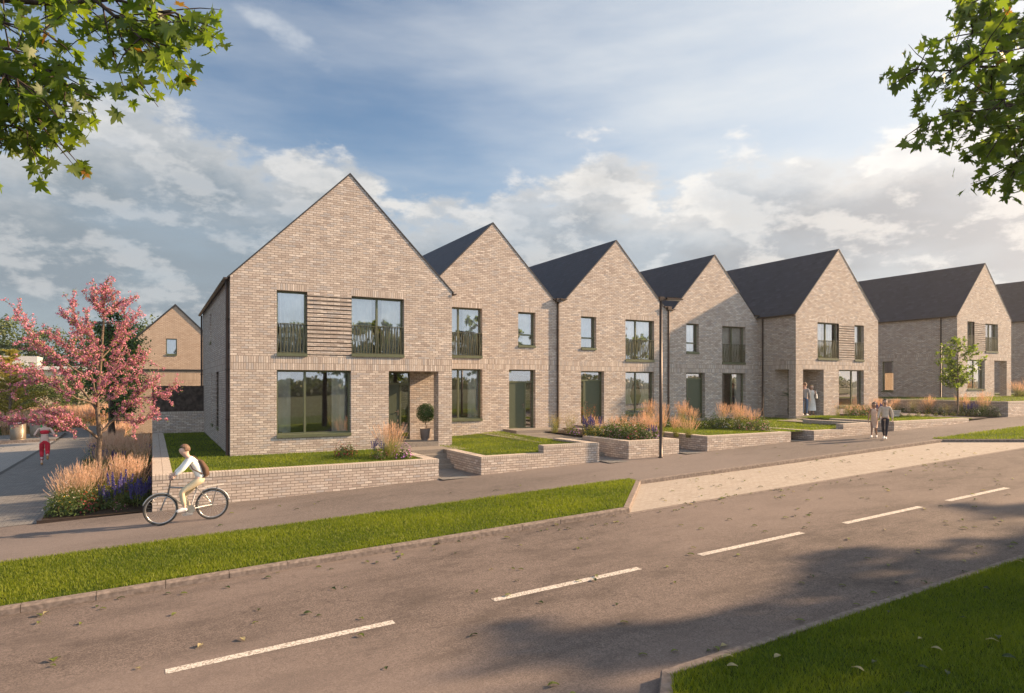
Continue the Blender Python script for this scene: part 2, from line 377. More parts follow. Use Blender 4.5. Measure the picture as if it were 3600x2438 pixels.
# ================================================================== the ground
def zg(x): return SL*max(-45.0, min(62.0, x))
def sheet(name, poly, dz, mat, kind='structure', label=None, uvs=1.0):
    """a flat sheet following the climb of the street; poly is convex or a simple outline"""
    bm = bmesh.new(); vs = [bm.verts.new((x, y, zg(x)+dz)) for x, y in poly]
    f = bm.faces.new(vs); uvl = bm.loops.layers.uv.new('UVMap')
    for l in f.loops: l[uvl].uv = (l.vert.co.x*uvs, l.vert.co.y*uvs)
    if f.normal.z < 0: f.normal_flip()
    me = bpy.data.meshes.new(name); bm.to_mesh(me); bm.free(); me.materials.append(mat)
    o = bpy.data.objects.new(name, me); COL.objects.link(o); tag(o, label, kind=kind); return o
mb = MB()
xs = [-450, -200, -45, 62, 250, 500]
for a, b in zip(xs[:-1], xs[1:]):
    mb.face([(a, -400, zg(a)-.42), (b, -400, zg(b)-.42), (b, 600, zg(b)-.42), (a, 600, zg(a)-.42)])
tag(mb.build('ground', earth_m), kind='structure')
YN, YF = 5.2, 11.65                                  # edges of the carriageway
sheet('road', [(-45, 2.9), (2.4, 2.9), (4.65, YN-.05), (62, YN-.05), (62, YF+.02), (-45, YF+.02)], -.1, road_m)
sheet('parking_bay', [(9.44, YF), (29.72, YF), (27.1, 14.34), (11.95, 14.34)], -.096, pav_bay)
sheet('channel_strip', [(9.3, YF-.16), (62, YF-.16), (62, YF), (9.3, YF)], -.094, kerb_m)
sheet('footpath', [(-45, 14.3), (62, 14.3), (62, 18.75), (-45, 18.75)], -.004, foot_m)
v1 = [(-45, YF+.14), (9.36, YF+.14), (11.9, 14.45), (11.9, 14.78), (-45, 14.78)]
v2 = [(27.2, 14.78), (27.2, 14.4), (29.8, YF+.14), (62, YF+.14), (62, 14.78)]
v3 = [(-45, 2.75), (2.35, 2.75), (4.62, YN-.14), (62, YN-.14), (62, -12), (-45, -12)]
sheet('verge_left', v1, .0, grass_base); sheet('verge_right', v2, .0, grass_base); sheet('verge_near', v3, .0, grass_base)
def kerb(name, path, side):
    mb = MB()
    rnd = random.Random(5)
    for (x0, y0), (x1, y1) in zip(path[:-1], path[1:]):
        L_ = math.hypot(x1-x0, y1-y0); n = max(1, round(L_/.92)); ux, uy = (x1-x0)/L_, (y1-y0)/L_; nx, ny = -uy*side, ux*side
        for k in range(n):
            a, b = k*L_/n+.004, (k+1)*L_/n-.004
            if k == 0: a = 0
            if k == n-1: b = L_
            if x0+ux*a > 62 or x0+ux*b < -22: continue
            j = rnd.uniform(-.003, .003); w = .135
            prof = [(0+j, -.13), (0+j, -.02), (.018+j, .008), (w, .010), (w, -.13)]
            A = [(x0+ux*a+nx*p, y0+uy*a+ny*p, zg(x0+ux*a)+z) for p, z in prof]; B = [(x0+ux*b+nx*p, y0+uy*b+ny*p, zg(x0+ux*b)+z) for p, z in prof]
            for i in range(4): mb.face([A[i], B[i], B[i+1], A[i+1]])
            mb.face(A); mb.face(B[::-1])
    return tag(mb.build(name, kerb_m), kind='structure')
kerb('kerb_far', [(-22, YF), (9.43, YF), (11.98, 14.3), (27.08, 14.3), (29.7, YF), (62, YF)], 1)
kerb('kerb_near', [(-22, 2.9), (2.38, 2.9), (4.62, YN), (62, YN)], -1)
for k, x0 in enumerate([-8.0, -4.0, .13, 4.26, 8.25, 12.19, 15.92, 19.85, 23.85, 27.9, 31.9, 35.9, 39.9, 43.9]):
    x1 = x0+2.66; y = 8.30
    mb = MB(); mb.face([(x0, y-.07, zg(x0)-.096), (x1, y-.07, zg(x1)-.096), (x1, y+.07, zg(x1)-.096), (x0, y+.07, zg(x0)-.096)])
    tag(mb.build('road_marking', paint_m), kind='structure')
# the side street on the left
sheet('side_path', [(-4.85, 18.55), (-2.28, 18.55), (-2.28, 46), (-2.6, 52), (-3.2, 75), (-5.6, 75), (-5.2, 52), (-4.85, 46)], .003, pav_dark)
sheet('side_street', [(-16, 18.55), (-5.0, 18.55), (-5.0, 46.5), (-16, 46.5)], .002, pav_grey)
sheet('side_footway', [(-16, 46.5), (-4.9, 46.5), (-5.1, 53.5), (-16, 53.5)], .10, pav_dark)
mb = MB(); mb.box(-16, -4.95, 46.38, 46.5, -.6, -.07); tag(mb.build('side_kerb', kerb_m), kind='structure')
mb = MB(); mb.face([(-5.0, 18.55, zg(-5)+.012), (-4.85, 18.55, zg(-4.85)+.012), (-4.85, 52, zg(-4.85)+.012), (-5.0, 52, zg(-5)+.012)]); tag(mb.build('channel_edge', simple('dark_channel', (.05, .048, .046), .8)), kind='structure')
sheet('planting_soil', [(-2.28, 18.5), (-.02, 18.34), (-.02, 75), (-2.28, 75)], .035, soil)
mb = MB(); mb.box(-2.33, -2.27, 18.5, 60, -.2, zg(-2.3)+.05); mb.box(-2.33, -.03, 18.44, 18.5, -.2, zg(-1)+.03)
tag(mb.build('bed_edging', pipe_m), kind='structure')

# ================================================================== garden walls, steps and lawns
def gwall(label, segs, group='low brick garden walls along the footpath'):
    """segs: (x0, x1, y0, y1, ztop, along) along = 'x' or 'y'"""
    e = empty('garden_wall', (segs[0][0], segs[0][2], zg(segs[0][0])), label, 'garden wall', group)
    w = MB(); c = MB(); ox, oy, oz = e.location
    for x0, x1, y0, y1, zt, al in segs:
        w.box(x0-ox, x1-ox, y0-oy, y1-oy, zg(x0)-.3-oz, zt-.113-oz)
        g = .004
        c.box(x0-ox-g, x1-ox+g, y0-oy-g, y1-oy+g, zt-.113-oz, zt-oz, swap=(al == 'y'))
    wo = w.build('wall', brick, e); co = c.build('coping', coping_m, e, bevel=.006)
    # brick pattern starts from each wall's own corner
    return e
def steps(label, x0, x1, yfront, zl, n, y0=19.9, tread=.30):
    e = empty('entrance_steps', ((x0+x1)/2, yfront, zg(x0)), label, 'steps', 'flights of garden steps'); ox, oy, oz = e.location
    zb = zg((x0+x1)/2); h = (zl-zb)/n
    for k in range(n):
        m = MB(); m.box(x0-ox, x1-ox, y0+k*tread-oy, y0+(k+1)*tread+(0 if k < n-1 else .0)-oy, zb-.3-oz, zb+(k+1)*h-oz); m.build('step', concrete, e, bevel=.01)
    return y0+n*tread
def pave(name, x0, x1, y0, y1, z, mat): 
    mb = MB(); mb.face([(x0, y0, z), (x1, y0, z), (x1, y1, z), (x0, y1, z)]); return tag(mb.build(name, mat), kind='structure')
lawns = []
def lawn(pts, name='lawn'):
    mb = MB(); mb.face(pts); tag(mb.build(name, grass_base), kind='structure'); lawns.append(pts)
# plot 1
gwall('longest low brick wall, beside the cyclist, with a wide paved coping on its left side', [(0, 7.56, 18.32, 18.65, .88, 'x'), (0, .45, 18.65, 34.3, .875, 'y'), (7.23, 7.56, 18.65, 21.3, .875, 'y')])
lawn([(.45, 18.65, .845), (7.23, 18.65, .845), (7.23, 22.6, .855), (.45, 22.6, .855)])
lawn([(.45, 22.6, .855), (2.16, 22.6, .855), (2.16, 34.3, .86), (.45, 34.3, .86)])
ye = steps('flight of three concrete steps between the first two garden walls', 7.56, 8.92, 18.4, .87, 4, 20.3, .30)
for (x0, x1) in ((7.56, 8.92), (13.42, 14.55), (16.88, 18.07), (22.7, 23.66), (27.7, 29.1)):
    pave('steps_paving', x0, x1, 18.0 if x0 < 9 else 17.6, 21.5, zg((x0+x1)/2)+.006, pav_dark)
pave('landing', 7.23, 9.78, ye-.01, 22.4, .869, concrete)
mb = MB(); mb.box(8.93, 9.78, 20.9, 22.4, .2, .868); tag(mb.build('landing_base', concrete), kind='structure')
# plot 2
gwall('stepped low brick wall with a raised right half in front of the second house', [(8.92, 11.19, 18.2, 18.53, .88, 'x'), (11.19, 13.42, 18.2, 18.53, 1.13, 'x'), (8.92, 9.25, 18.53, 20.9, .878, 'y'), (13.09, 13.42, 18.53, 20.6, 1.128, 'y')])
lawn([(9.25, 18.53, .86), (11.3, 18.53, .87), (11.6, 25.8, .92), (9.78, 25.8, .88), (9.25, 22.4, .86)])
lawn([(11.3, 18.53, .87), (13.09, 18.53, 1.09), (13.5, 25.8, 1.0), (11.6, 25.8, .92)])
ye = steps('concrete steps up to the second house, beside the flower bed', 13.42, 14.55, 18.1, 1.0, 4, 19.4)
pave('garden_path', 12.9, 15.6, ye-.01, 25.8, 1.0, concrete)
mb = MB(); mb.box(12.5, 15.6, ye+.02, 25.7, .2, .99); tag(mb.build('path_base', concrete), kind='structure')
def block(label, x0, x1, y0, y1, z0, z1):
    e = MB(); e.box(x0, x1, y0, y1, z0, z1); o = e.build('door_step', concrete, bevel=.012)
    return tag(o, label, 'doorstep', 'doorsteps below the front doors')
block('broad concrete doorstep below the second house door', 13.75, 16.2, 24.6, 25.79, .7, 1.13)
# bed between plots 2 and 3
gwall('low brick wall of the flower bed behind the lamp post', [(14.55, 16.88, 18.02, 18.35, 1.14, 'x'), (14.55, 14.88, 18.35, 20.8, 1.138, 'y'), (16.55, 16.88, 18.35, 20.8, 1.138, 'y')])
sheet_soil = MB(); sheet_soil.face([(14.88, 18.35, 1.10), (16.55, 18.35, 1.10), (16.9, 25.7, 1.08), (15.2, 24.6, 1.05)]); tag(sheet_soil.build('bed_soil', soil), kind='structure')
ye = steps('concrete steps on the right of the lamp post', 16.88, 18.07, 17.9, 1.1, 4, 19.2)
pave('garden_path', 16.88, 18.07, ye-.01, 25.75, 1.1, concrete)
block('concrete doorstep below the third house door', 17.6, 19.6, 24.8, 25.71, .8, 1.2)
# plot 4
gwall('low brick wall of even height in front of the fourth house lawn', [(18.07, 22.7, 17.8, 18.13, 1.2, 'x'), (18.07, 18.4, 18.13, 21, 1.198, 'y'), (22.37, 22.7, 18.13, 20.5, 1.198, 'y')])
lawn([(18.07, 18.13, 1.16), (22.37, 18.13, 1.17), (23.6, 25.75, 1.2), (18.07, 25.72, 1.14)])
ye = steps('concrete steps between the fourth and fifth garden walls', 22.7, 23.66, 17.7, 1.2, 3, 19.4)
lawn([(22.37, 18.13, 1.17), (23.99, 17.8, 1.2), (30.11, 23.35, 1.27), (30.11, 25.8, 1.27), (23.6, 25.8, 1.21)])
block('concrete doorstep below the fourth house door', 24.4, 26.3, 24.9, 25.79, .9, 1.3)
# plot 5
gwall('low brick wall with a raised right half beside the walking couple', [(23.66, 25.55, 17.45, 17.78, 1.23, 'x'), (25.55, 27.7, 17.45, 17.78, 1.45, 'x'), (23.66, 23.99, 17.78, 20.4, 1.228, 'y'), (27.37, 27.7, 17.78, 20.8, 1.448, 'y')])
lawn([(23.99, 17.78, 1.2), (25.6, 17.78, 1.21), (30.11, 21.9, 1.3), (30.11, 23.35, 1.27)])
lawn([(25.6, 17.78, 1.21), (27.37, 17.78, 1.40), (29.4, 21.0, 1.36), (30.11, 21.9, 1.3)])
pave('garden_path', 29.2, 33.0, 21.9, 23.3, 1.29, concrete)
pave('garden_path', 27.7, 29.1, 19.5, 22.6, 1.3, concrete)
ye = steps('concrete steps hidden behind the walking couple', 27.7, 29.1, 17.6, 1.33, 2, 18.9)
# plot 6
gwall('low brick wall behind the walking couple, running down to the footpath', [(29.1, 35.3, 17.42, 17.75, 1.46, 'x'), (29.1, 29.43, 17.75, 20.6, 1.458, 'y')])
lawn([(29.43, 17.75, 1.44), (36.4, 17.75, 1.36), (36.2, 20.6, 1.42), (31.5, 23.3, 1.42), (29.43, 22.5, 1.40)])
mb = MB(); mb.box(34.2, 35.0, 20.6, 21.0, 1.2, 1.62); mb2 = MB(); mb2.box(34.19, 35.01, 20.59, 21.01, 1.62, 1.74)
e = empty('brick_pier', (0, 0, 0), 'short square brick pier beside the path, right of the walking man', 'brick pier'); mb.build('wall', brick, e); mb2.build('coping', coping_m, e)
mb = MB(); mb.face([(36.2, 17.8, 1.385), (37.9, 17.8, 1.40), (37.6, 22.0, 1.5), (37.5, 30, 1.6), (33.5, 30, 1.6), (33.6, 23.3, 1.46), (36.0, 20.6, 1.44)]); tag(mb.build('garden_path', foot_m), kind='structure')
mb = MB(); mb.face([(37.6, 18.0, 1.42), (39.5, 18.0, 1.45), (39.5, 30, 1.6), (37.5, 30, 1.62)]); tag(mb.build('bed_soil', soil), kind='structure')
# plot 7
gwall('tall low-lying brick retaining wall at the far right, behind the planting', [(39.5, 60, 17.6, 17.93, 2.22, 'x'), (39.5, 39.83, 17.93, 33, 2.218, 'y')])
lawn([(39.83, 17.93, 2.2), (62, 17.93, 2.35), (62, 36, 2.3), (39.83, 36, 2.15)])

# ================================================================== houses
def front(Y): return lambda u, w, z: (u, Y+w, z)
def flankL(X): return lambda u, w, z: (X+w, u, z)      # a wall that faces -X
def flankR(X): return lambda u, w, z: (X-w, u, z)
def wallface(mb, mf, u0, u1, z0, z1, holes=(), bands=(), sub=None):
    us = sorted(set([u0, u1]+[v for h in holes for v in (h[0], h[2])]+[v for b in bands for v in (b[0], b[2])]))
    zs = sorted(set([z0, z1]+[v for h in holes for v in (h[1], h[3])]+[v for b in bands for v in (b[1], b[3])]))
    us = [u for u in us if u0-1e-6 <= u <= u1+1e-6]; zs = [z for z in zs if z0-1e-6 <= z <= z1+1e-6]
    for a, b in zip(us[:-1], us[1:]):
        for c, d in zip(zs[:-1], zs[1:]):
            if b-a < 1e-5 or d-c < 1e-5: continue
            mu, mz = (a+b)/2, (c+d)/2
            if any(h[0] < mu < h[2] and h[1] < mz < h[3] for h in holes): continue
            m = 1 if any(q[0] < mu < q[2] and q[1] < mz < q[3] for q in bands) else 0
            off = next((q[1] for q in bands if q[0] < mu < q[2] and q[1] < mz < q[3]), 0)
            mb.face([mf(a, 0, c), mf(b, 0, c), mf(b, 0, d), mf(a, 0, d)], m, [(a, c-off), (b, c-off), (b, d-off), (a, d-off)])
    for h in holes:
        a, c, b, d = h[:4]; w = h[4] if len(h) > 4 else .24
        for (p, q) in (((a, c), (a, d)), ((b, c), (b, d))):
            mb.face([mf(p[0], 0, p[1]), mf(p[0], w, p[1]), mf(q[0], w, q[1]), mf(q[0], 0, q[1])], 0, [(0, c), (w, c), (w, d), (0, d)])
        mb.face([mf(a, 0, d), mf(b, 0, d), mf(b, w, d), mf(a, w, d)], 0, [(a, 0), (b, 0), (b, w), (a, w)])
        mb.face([mf(a, 0, c), mf(b, 0, c), mf(b, w, c), mf(a, w, c)], 0, [(a, 0), (b, 0), (b, w), (a, w)])
def bar(mb, mf, u0, u1, w0, w1, z0, z1, mat=0): mb.box(u0, u1, w0, w1, z0, z1, mat, mf)
def frame(mf, r, house, mull=(), trans=(), d=.18, fw=.06, name='window', sill=True, curtains=(), drape='straight', sheer=False, light=None):
    """window > frame, glass, sill, curtain"""
    a, c, b, e = r
    fr = MB(); g = .004
    bar(fr, mf, a+g, a+fw, d, d+.07, c+g, e-g); bar(fr, mf, b-fw, b-g, d, d+.07, c+g, e-g)
    bar(fr, mf, a+fw, b-fw, d, d+.07, e-fw, e-g); bar(fr, mf, a+fw, b-fw, d, d+.07, c+g, c+fw)
    for m in mull: bar(fr, mf, m-.035, m+.035, d-.004, d+.066, c+fw, e-fw)
    for (m0, m1, zz) in trans: bar(fr, mf, max(m0, a+fw), min(m1, b-fw), d-.008, d+.062, zz-.035, zz+.035)
    f = fr.build(name, frame_m, house)
    gl = MB(); gl.face([mf(a+fw, d+.035, c+fw), mf(b-fw, d+.035, c+fw), mf(b-fw, d+.035, e-fw), mf(a+fw, d+.035, e-fw)]); gl.build('glass', glass, f)
    if sill:
        s = MB(); bar(s, mf, a-.0, b+.0, -.045, d, c-.085, c+.012); so = s.build('sill', frame_m, f)
    for (x0, x1) in curtains:
        cm = MB(); n = max(6, int((x1-x0)/.035)); ph = x0*7
        for i in range(n):
            p, q = i/n, (i+1)/n
            for (z0, z1, s0, s1) in ([(c+.04, e-.03, 0, 0)] if drape == 'straight' else [(c+.04, c+.9, 0, .42), (c+.9, e-.03, .42, 0)]):
                def pu(t_, s_):
                    return x0+(x1-x0)*t_*(1-s_) if (x0+x1)/2 < (a+b)/2 else x1-(x1-x0)*(1-t_)*(1-s_)
                wv = lambda t_: d+.16+.035*math.sin(t_*n*.9+ph)
                cm.face([mf(pu(p, s0), wv(p), z0), mf(pu(q, s0), wv(q), z0), mf(pu(q, s1), wv(q), z1), mf(pu(p, s1), wv(p), z1)], 0, None, True)
        cm.build('curtain', curtain_m, f)
    return f
def room(mf, r, house, depth=3.2, d=.26):
    a, c, b, e = r; m = MB(); a -= .5; b += .5; c -= .3; e += .2
    m.face([mf(a, depth, c), mf(b, depth, c), mf(b, depth, e), mf(a, depth, e)]); m.face([mf(a, d+.1, c), mf(a, depth, c), mf(a, depth, e), mf(a, d+.1, e)])
    m.face([mf(b, d+.1, c), mf(b, depth, c), mf(b, depth, e), mf(b, d+.1, e)]); m.face([mf(a, d+.1, c), mf(b, d+.1, c), mf(b, depth, c), mf(a, depth, c)])
    m.face([mf(a, d+.1, e), mf(b, d+.1, e), mf(b, depth, e), mf(a, depth, e)])
    # a sideboard and a picture against the back wall
    return m.build('room', inner_m, house)
def railing(mf, u0, u1, z0, z1, house, w=.02):
    m = MB(); bar(m, mf, u0+.01, u1-.01, w-.02, w+.03, z1-.02, z1); bar(m, mf, u0+.01, u1-.01, w-.015, w+.025, z0, z0+.02)
    rnd = random.Random(int(u0*100)); n = max(4, int((u1-u0)/.105)); st = (u1-u0-.04)/n
    for i in range(n+1):
        x = u0+.02+i*st
        for s in (0, 1):
            x2 = x+(.5*st if s else -.0)+( .48*st if (i+s) % 2 else -.42*st)*(1 if s else 0)
            xa, xb = (x, min(u1-.02, x2)) if i % 2 == 0 else (min(u1-.02, x2), x)
            ww = .004 if s else .016
            a = [mf(xa-.013, w+ww-.008, z0+.02), mf(xa+.013, w+ww-.008, z0+.02), mf(xb+.013, w+ww-.008, z1-.02), mf(xb-.013, w+ww-.008, z1-.02)]
            m.face(a); b = [mf(xa-.013, w+ww, z0+.02), mf(xa+.013, w+ww, z0+.02), mf(xb+.013, w+ww, z1-.02), mf(xb-.013, w+ww, z1-.02)]; m.face(b[::-1])
            for p, q in ((0, 3), (1, 2)): m.face([a[p], b[p], b[q], a[q]])
    return m.build('balcony_railing', rail_m, house)
def door(mf, r, house, leaf, trans_z, d=.20, side=None, hside=1):
    """door set: frame, leaf with handle, transom and side glass"""
    a, c, b, e = r; fr = MB(); fw = .055; g = .004
    bar(fr, mf, a+g, a+fw, d, d+.08, c, e-g); bar(fr, mf, b-fw, b-g, d, d+.08, c, e-g); bar(fr, mf, a+fw, b-fw, d, d+.08, e-fw, e-g)
    bar(fr, mf, a+fw, b-fw, d-.004, d+.076, trans_z-.035, trans_z+.035); bar(fr, mf, a+fw, b-fw, d, d+.08, c, c+.04)
    l0, l1 = leaf
    for m_ in (l0, l1):
        if a+fw+.03 < m_ < b-fw-.03: bar(fr, mf, m_-.03, m_+.03, d-.002, d+.078, c+.04, trans_z-.035)
    f = fr.build('door_frame', frame_m, house)
    dl = MB(); bar(dl, mf, l0+.02, l1-.02, d+.025, d+.07, c+.04, trans_z-.035); dlo = dl.build('door', door_m, house)
    h = MB(); hx = l1-.09 if hside > 0 else l0+.09
    bar(h, mf, hx-.012, hx+.012, d+.008, d+.025, c+.92, c+1.14); bar(h, mf, min(hx, hx-hside*.12), max(hx, hx-hside*.12), d-.03, d-.014, c+1.06, c+1.08); bar(h, mf, hx-.01, hx+.01, d-.03, d+.01, c+1.055, c+1.085)
    h.build('handle', metal_l, dlo)
    gl = MB(); gd = d+.04
    gl.face([mf(a+fw, gd, trans_z+.035), mf(b-fw, gd, trans_z+.035), mf(b-fw, gd, e-fw), mf(a+fw, gd, e-fw)])
    for s0, s1 in ((a+fw, l0-.03), (l1+.03, b-fw)):
        if s1-s0 > .06: gl.face([mf(s0, gd, c+.04), mf(s1, gd, c+.04), mf(s1, gd, trans_z-.035), mf(s0, gd, trans_z-.035)])
    gl.build('glass', glass, f)
    return f
def louvre(mf, r, house, n=15):
    a, c, b, e = r; m = MB(); h = (e-c)/n
    m.face([mf(a, .10, c), mf(b, .10, c), mf(b, .10, e), mf(a, .10, e)])
    for i in range(n):
        z0 = c+i*h; bar(m, mf, a, b, -.012, .085, z0+.034, z0+h-.002)
    return m.build('brick_screen', brick, house)
def roof(x0, x1, y0, y1, ze, zr, house, ov=.02, th=.045, mat=None, name='roof', xm=None):
    xm = (x0+x1)/2 if xm is None else xm
    m = MB(); ya, yb = y0-ov, y1+ov
    for xe, s in ((x0, -1), (x1, 1)):
        dx, dz = xm-xe, zr-ze; Ls = math.hypot(dx, dz); nx, nz = -dz/Ls*(1 if s < 0 else -1), abs(dx)/Ls
        nx = -abs(dz)/Ls if s < 0 else abs(dz)/Ls
        A = (xe+s*.05*1, ze-.05*abs(dz/dx)); B = (xm, zr)
        t_ = lambda p: (p[0]+nx*th, p[1]+nz*th)
        A1, B1 = t_(A), (xm, zr+th/nz)
        m.face([(A1[0], ya, A1[1]), (A1[0], yb, A1[1]), (B1[0], yb, B1[1]), (B1[0], ya, B1[1])], 0, [(ya, 0), (yb, 0), (yb, Ls+.07), (ya, Ls+.07)])
        m.face([(A[0], ya, A[1]), (B[0], ya, B[1]), (B1[0], ya, B1[1]), (A1[0], ya, A1[1])], 1)
        m.face([(A[0], yb, A[1]), (B[0], yb, B[1]), (B1[0], yb, B1[1]), (A1[0], yb, A1[1])], 1)
        m.face([(A[0], ya, A[1]), (A[0], yb, A[1]), (A1[0], yb, A1[1]), (A1[0], ya, A1[1])], 1)
        m.face([(A[0], ya, A[1]), (A[0], yb, A[1]), (B[0], yb, B[1]), (B[0], ya, B[1])], 1)
    return m.build(name, [mat or slate, roof_edge], house)
def gutter(x, y0, y1, z, house, side=-1):
    m = MB(); n = 6; r = .065; cx = x+side*(r+.02)
    prof = [(cx+r*math.cos(math.pi+math.pi*i/n), z+r*math.sin(math.pi+math.pi*i/n)) for i in range(n+1)]
    for (a, b) in zip(prof[:-1], prof[1:]): m.face([(a[0], y0, a[1]), (a[0], y1, a[1]), (b[0], y1, b[1]), (b[0], y0, b[1])], 0, None, True)
    q = [(p[0]*.82+cx*.18, p[1]+.012) for p in prof]
    for (a, b) in zip(q[:-1], q[1:]): m.face([(a[0], y0, a[1]), (a[0], y1, a[1]), (b[0], y1, b[1]), (b[0], y0, b[1])], 0, None, True)
    m.face([(p[0], y0, p[1]) for p in prof])
    return m.build('gutter', pipe_m, house)
def downpipe(x, y, z0, z1, house, hopper=True, r=.045):
    m = MB(); m.tube([(x, y, z0), (x, y, z1)], r, 8)
    for k in range(3):
        z = z0+(z1-z0)*(.22+.28*k); m.tube([(x, y, z-.02), (x, y, z+.02)], r*1.35, 8)
    if hopper: m.box(x-.12, x+.12, y-.10, y+.10, z1-.04, z1+.14)
    return m.build('downpipe', pipe_m, house)
def gable(mb, x0, x1, ze, zr, Y, flip=False, xm=None):
    xm = (x0+x1)/2 if xm is None else xm
    p = [(x0, Y, ze), (x1, Y, ze), (xm, Y, zr)]
    mb.face(p[::-1] if flip else p, 0, [(q[0], q[2]) for q in (p[::-1] if flip else p)])

def house_wide(label, x0, x1, Y, yb, zb, ze, zr, W1, PAN, W2, LW, PO, porch_side, band, flankwins=(), rail_h=1.0, flankback=None, lwmull=.38, depth_porch=1.35, room_on=True):
    """the broad end-of-terrace type: porch at one corner, brick screen between the upper windows"""
    H = empty('house', ((x0+x1)/2, Y, zb), label, 'house', 'brick houses with pointed gables')
    o = Vector(H.location)
    def off(f): return lambda u, w, z: tuple(Vector(f(u, w, z))-o)
    F = off(front(Y)); mb = MB()
    holes = [W1+(.24,), PAN+(.11,), W2+(.24,), LW+(.24,), PO+(.45,)]
    bands = [(x0, band, x1, band+.45), (W1[0], W1[3], W1[2], W1[3]+.225), (W2[0], W2[3], W2[2], W2[3]+.225)]
    zbb = zb-.5
    wallface(mb, F, x0, x1, zbb, ze, [h if h is not holes[4] else (PO[0], zbb, PO[2], PO[3], .45) for h in holes], bands)
    # gable
    xm = (x0+x1)/2
    for Yy in (Y, yb):
        p = [Vector((x0, Yy, ze))-o, Vector((x1, Yy, ze))-o, Vector((xm, Yy, zr))-o]
        mb.face([tuple(q) for q in p], 0, [(x0, ze), (x1, ze), (xm, zr)])
    mb.face([tuple(Vector(q)-o) for q in ((x0, yb, zbb), (x1, yb, zbb), (x1, yb, ze), (x0, yb, ze))], 0)
    # flanks
    yo0, yo1 = Y+.45, Y+depth_porch
    for X, f, side in ((x0, off(flankL(x0)), 'L'), (x1, off(flankR(x1)), 'R')):
        hs = [h+(.24,) for h in flankwins if h[4:5] != ('p',)] if side == 'L' and flankwins else []
        hs = [tuple(h[:4])+(.24,) for h in flankwins] if side == 'L' else []
        if side == porch_side: hs.append((yo0, zbb, yo1+.012, PO[3], .45))
        wallface(mb, f, Y, yb, zbb, ze, hs, [(Y, band, yb, band+.45)])
    # porch inside: back wall, inner side wall, ceiling, floor
    px0, px1 = (x0+.02, PO[2]) if porch_side == 'L' else (PO[0], x1-.02)
    fl = zb+.16
    pw = MB()
    if porch_side == 'R':
        dx0, dx1 = PO[0]+.03, PO[0]+1.28
        wallface(mb, off(front(Y+depth_porch)), px0, px1, fl-.2, PO[3]+.05, [(dx0, fl, dx1, PO[3], .12)])
        door(off(front(Y+depth_porch)), (dx0, fl, dx1, PO[3]-.002), H, (dx0+.04, dx0+.88), fl+2.12, d=.03, hside=1)
    else:
        dx0, dx1 = px1-1.25, px1-.15
        wallface(mb, off(front(Y+depth_porch)), px0, px1, fl-.2, PO[3]+.05, [(dx0, fl, dx1, PO[3], .12)])
        door(off(front(Y+depth_porch)), (dx0, fl, dx1, PO[3]-.002), H, (dx0+.3, dx1-.04), fl+2.12, d=.03, hside=1)
    ix = px0 if porch_side == 'R' else px1
    a = [(ix, Y+.45, fl-.2), (ix, Y+depth_porch, fl-.2), (ix, Y+depth_porch, PO[3]+.05), (ix, Y+.45, PO[3]+.05)]
    mb.face([tuple(Vector(q)-o) for q in a], 0)
    c = [(px0, Y+.44, PO[3]+.002), (px1, Y+.44, PO[3]+.002), (px1, Y+depth_porch, PO[3]+.002), (px0, Y+depth_porch, PO[3]+.002)]
    cm = MB(); cm.face([tuple(Vector(q)-o) for q in c]); cm.build('porch_ceiling', simple('porch_soffit', (.38, .31, .25), .8), H)
    fm = MB(); q0, q1 = (PO[0], x1-.0) if porch_side == 'R' else (x0+.0, PO[2])
    fm.box(min(PO[0], q0)+.005-o.x, PO[2]-.005-o.x, Y-.02-o.y, Y+.46-o.y, zb-.5-o.z, fl-o.z)
    fm.box(px0-o.x+.003, px1-o.x-.003, Y+.46-o.y, Y+depth_porch-.003-o.y, zb-.5-o.z, fl-o.z)
    fx0, fx1 = (x1-.46, x1+.02) if porch_side == 'R' else (x0-.02, x0+.46)
    fm.box(fx0-o.x, fx1-o.x, yo0+.005-o.y, yo1-.005-o.y, zb-.5-o.z, fl+.002-o.z)
    fm.build('porch_floor', concrete, H, bevel=.01)
    mb.build('wall', [brick, soldier], H)
    RF = roof(x0-o.x, x1-o.x, Y-o.y, yb-o.y, ze-o.z, zr-o.z, H)
    # windows
    wmid = lambda r, f: r[0]+(r[2]-r[0])*f
    big1 = (W1[2]-W1[0]) > 1.5; big2 = (W2[2]-W2[0]) > 1.5
    for r, big in ((W1, big1), (W2, big2)):
        w_ = r[2]-r[0]
        frame(F, r, H, mull=[wmid(r, .5)] if big else [], curtains=[(r[0]+.06, r[0]+w_*.42), (r[2]-w_*.38, r[2]-.06)] if big else [(r[0]+w_*.15, r[2]-.06)])
        railing(F, r[0], r[2], r[1]+.02, r[1]+rail_h, H)
        if room_on: room(F, r, H)
    louvre(F, PAN, H)
    w_ = LW[2]-LW[0]
    frame(F, LW, H, mull=[wmid(LW, lwmull)], curtains=[(LW[0]+.08, LW[0]+w_*.2), (LW[2]-w_*.24, LW[2]-.06)])
    if room_on: room(F, LW, H, 4.0)
    fF = off(flankL(x0))
    for h in flankwins:
        frame(fF, h[:4], H, curtains=[(h[0]+.1, h[0]+(h[2]-h[0])*.35)]); 
        if room_on: room(fF, h[:4], H, 1.6)
    return H, o, mb, off

H1, o1, _, off1 = house_wide('largest brick house at the left end, with a potted ball tree in its porch', 2.16, 9.77, 22.4, 35.2, .87, 6.56, 10.34,
    (3.56, 4.14, 4.53, 6.21), (4.53, 4.10, 6.01, 6.20), (6.01, 4.17, 7.91, 6.17), (3.56, 1.46, 6.0, 3.60), (7.34, .87, 9.23, 3.60), 'R', 3.60,
    flankwins=[(26.5, 1.5, 27.3, 3.6), (29.0, 1.5, 29.9, 3.6), (29.9, 4.9, 30.7, 6.1)])
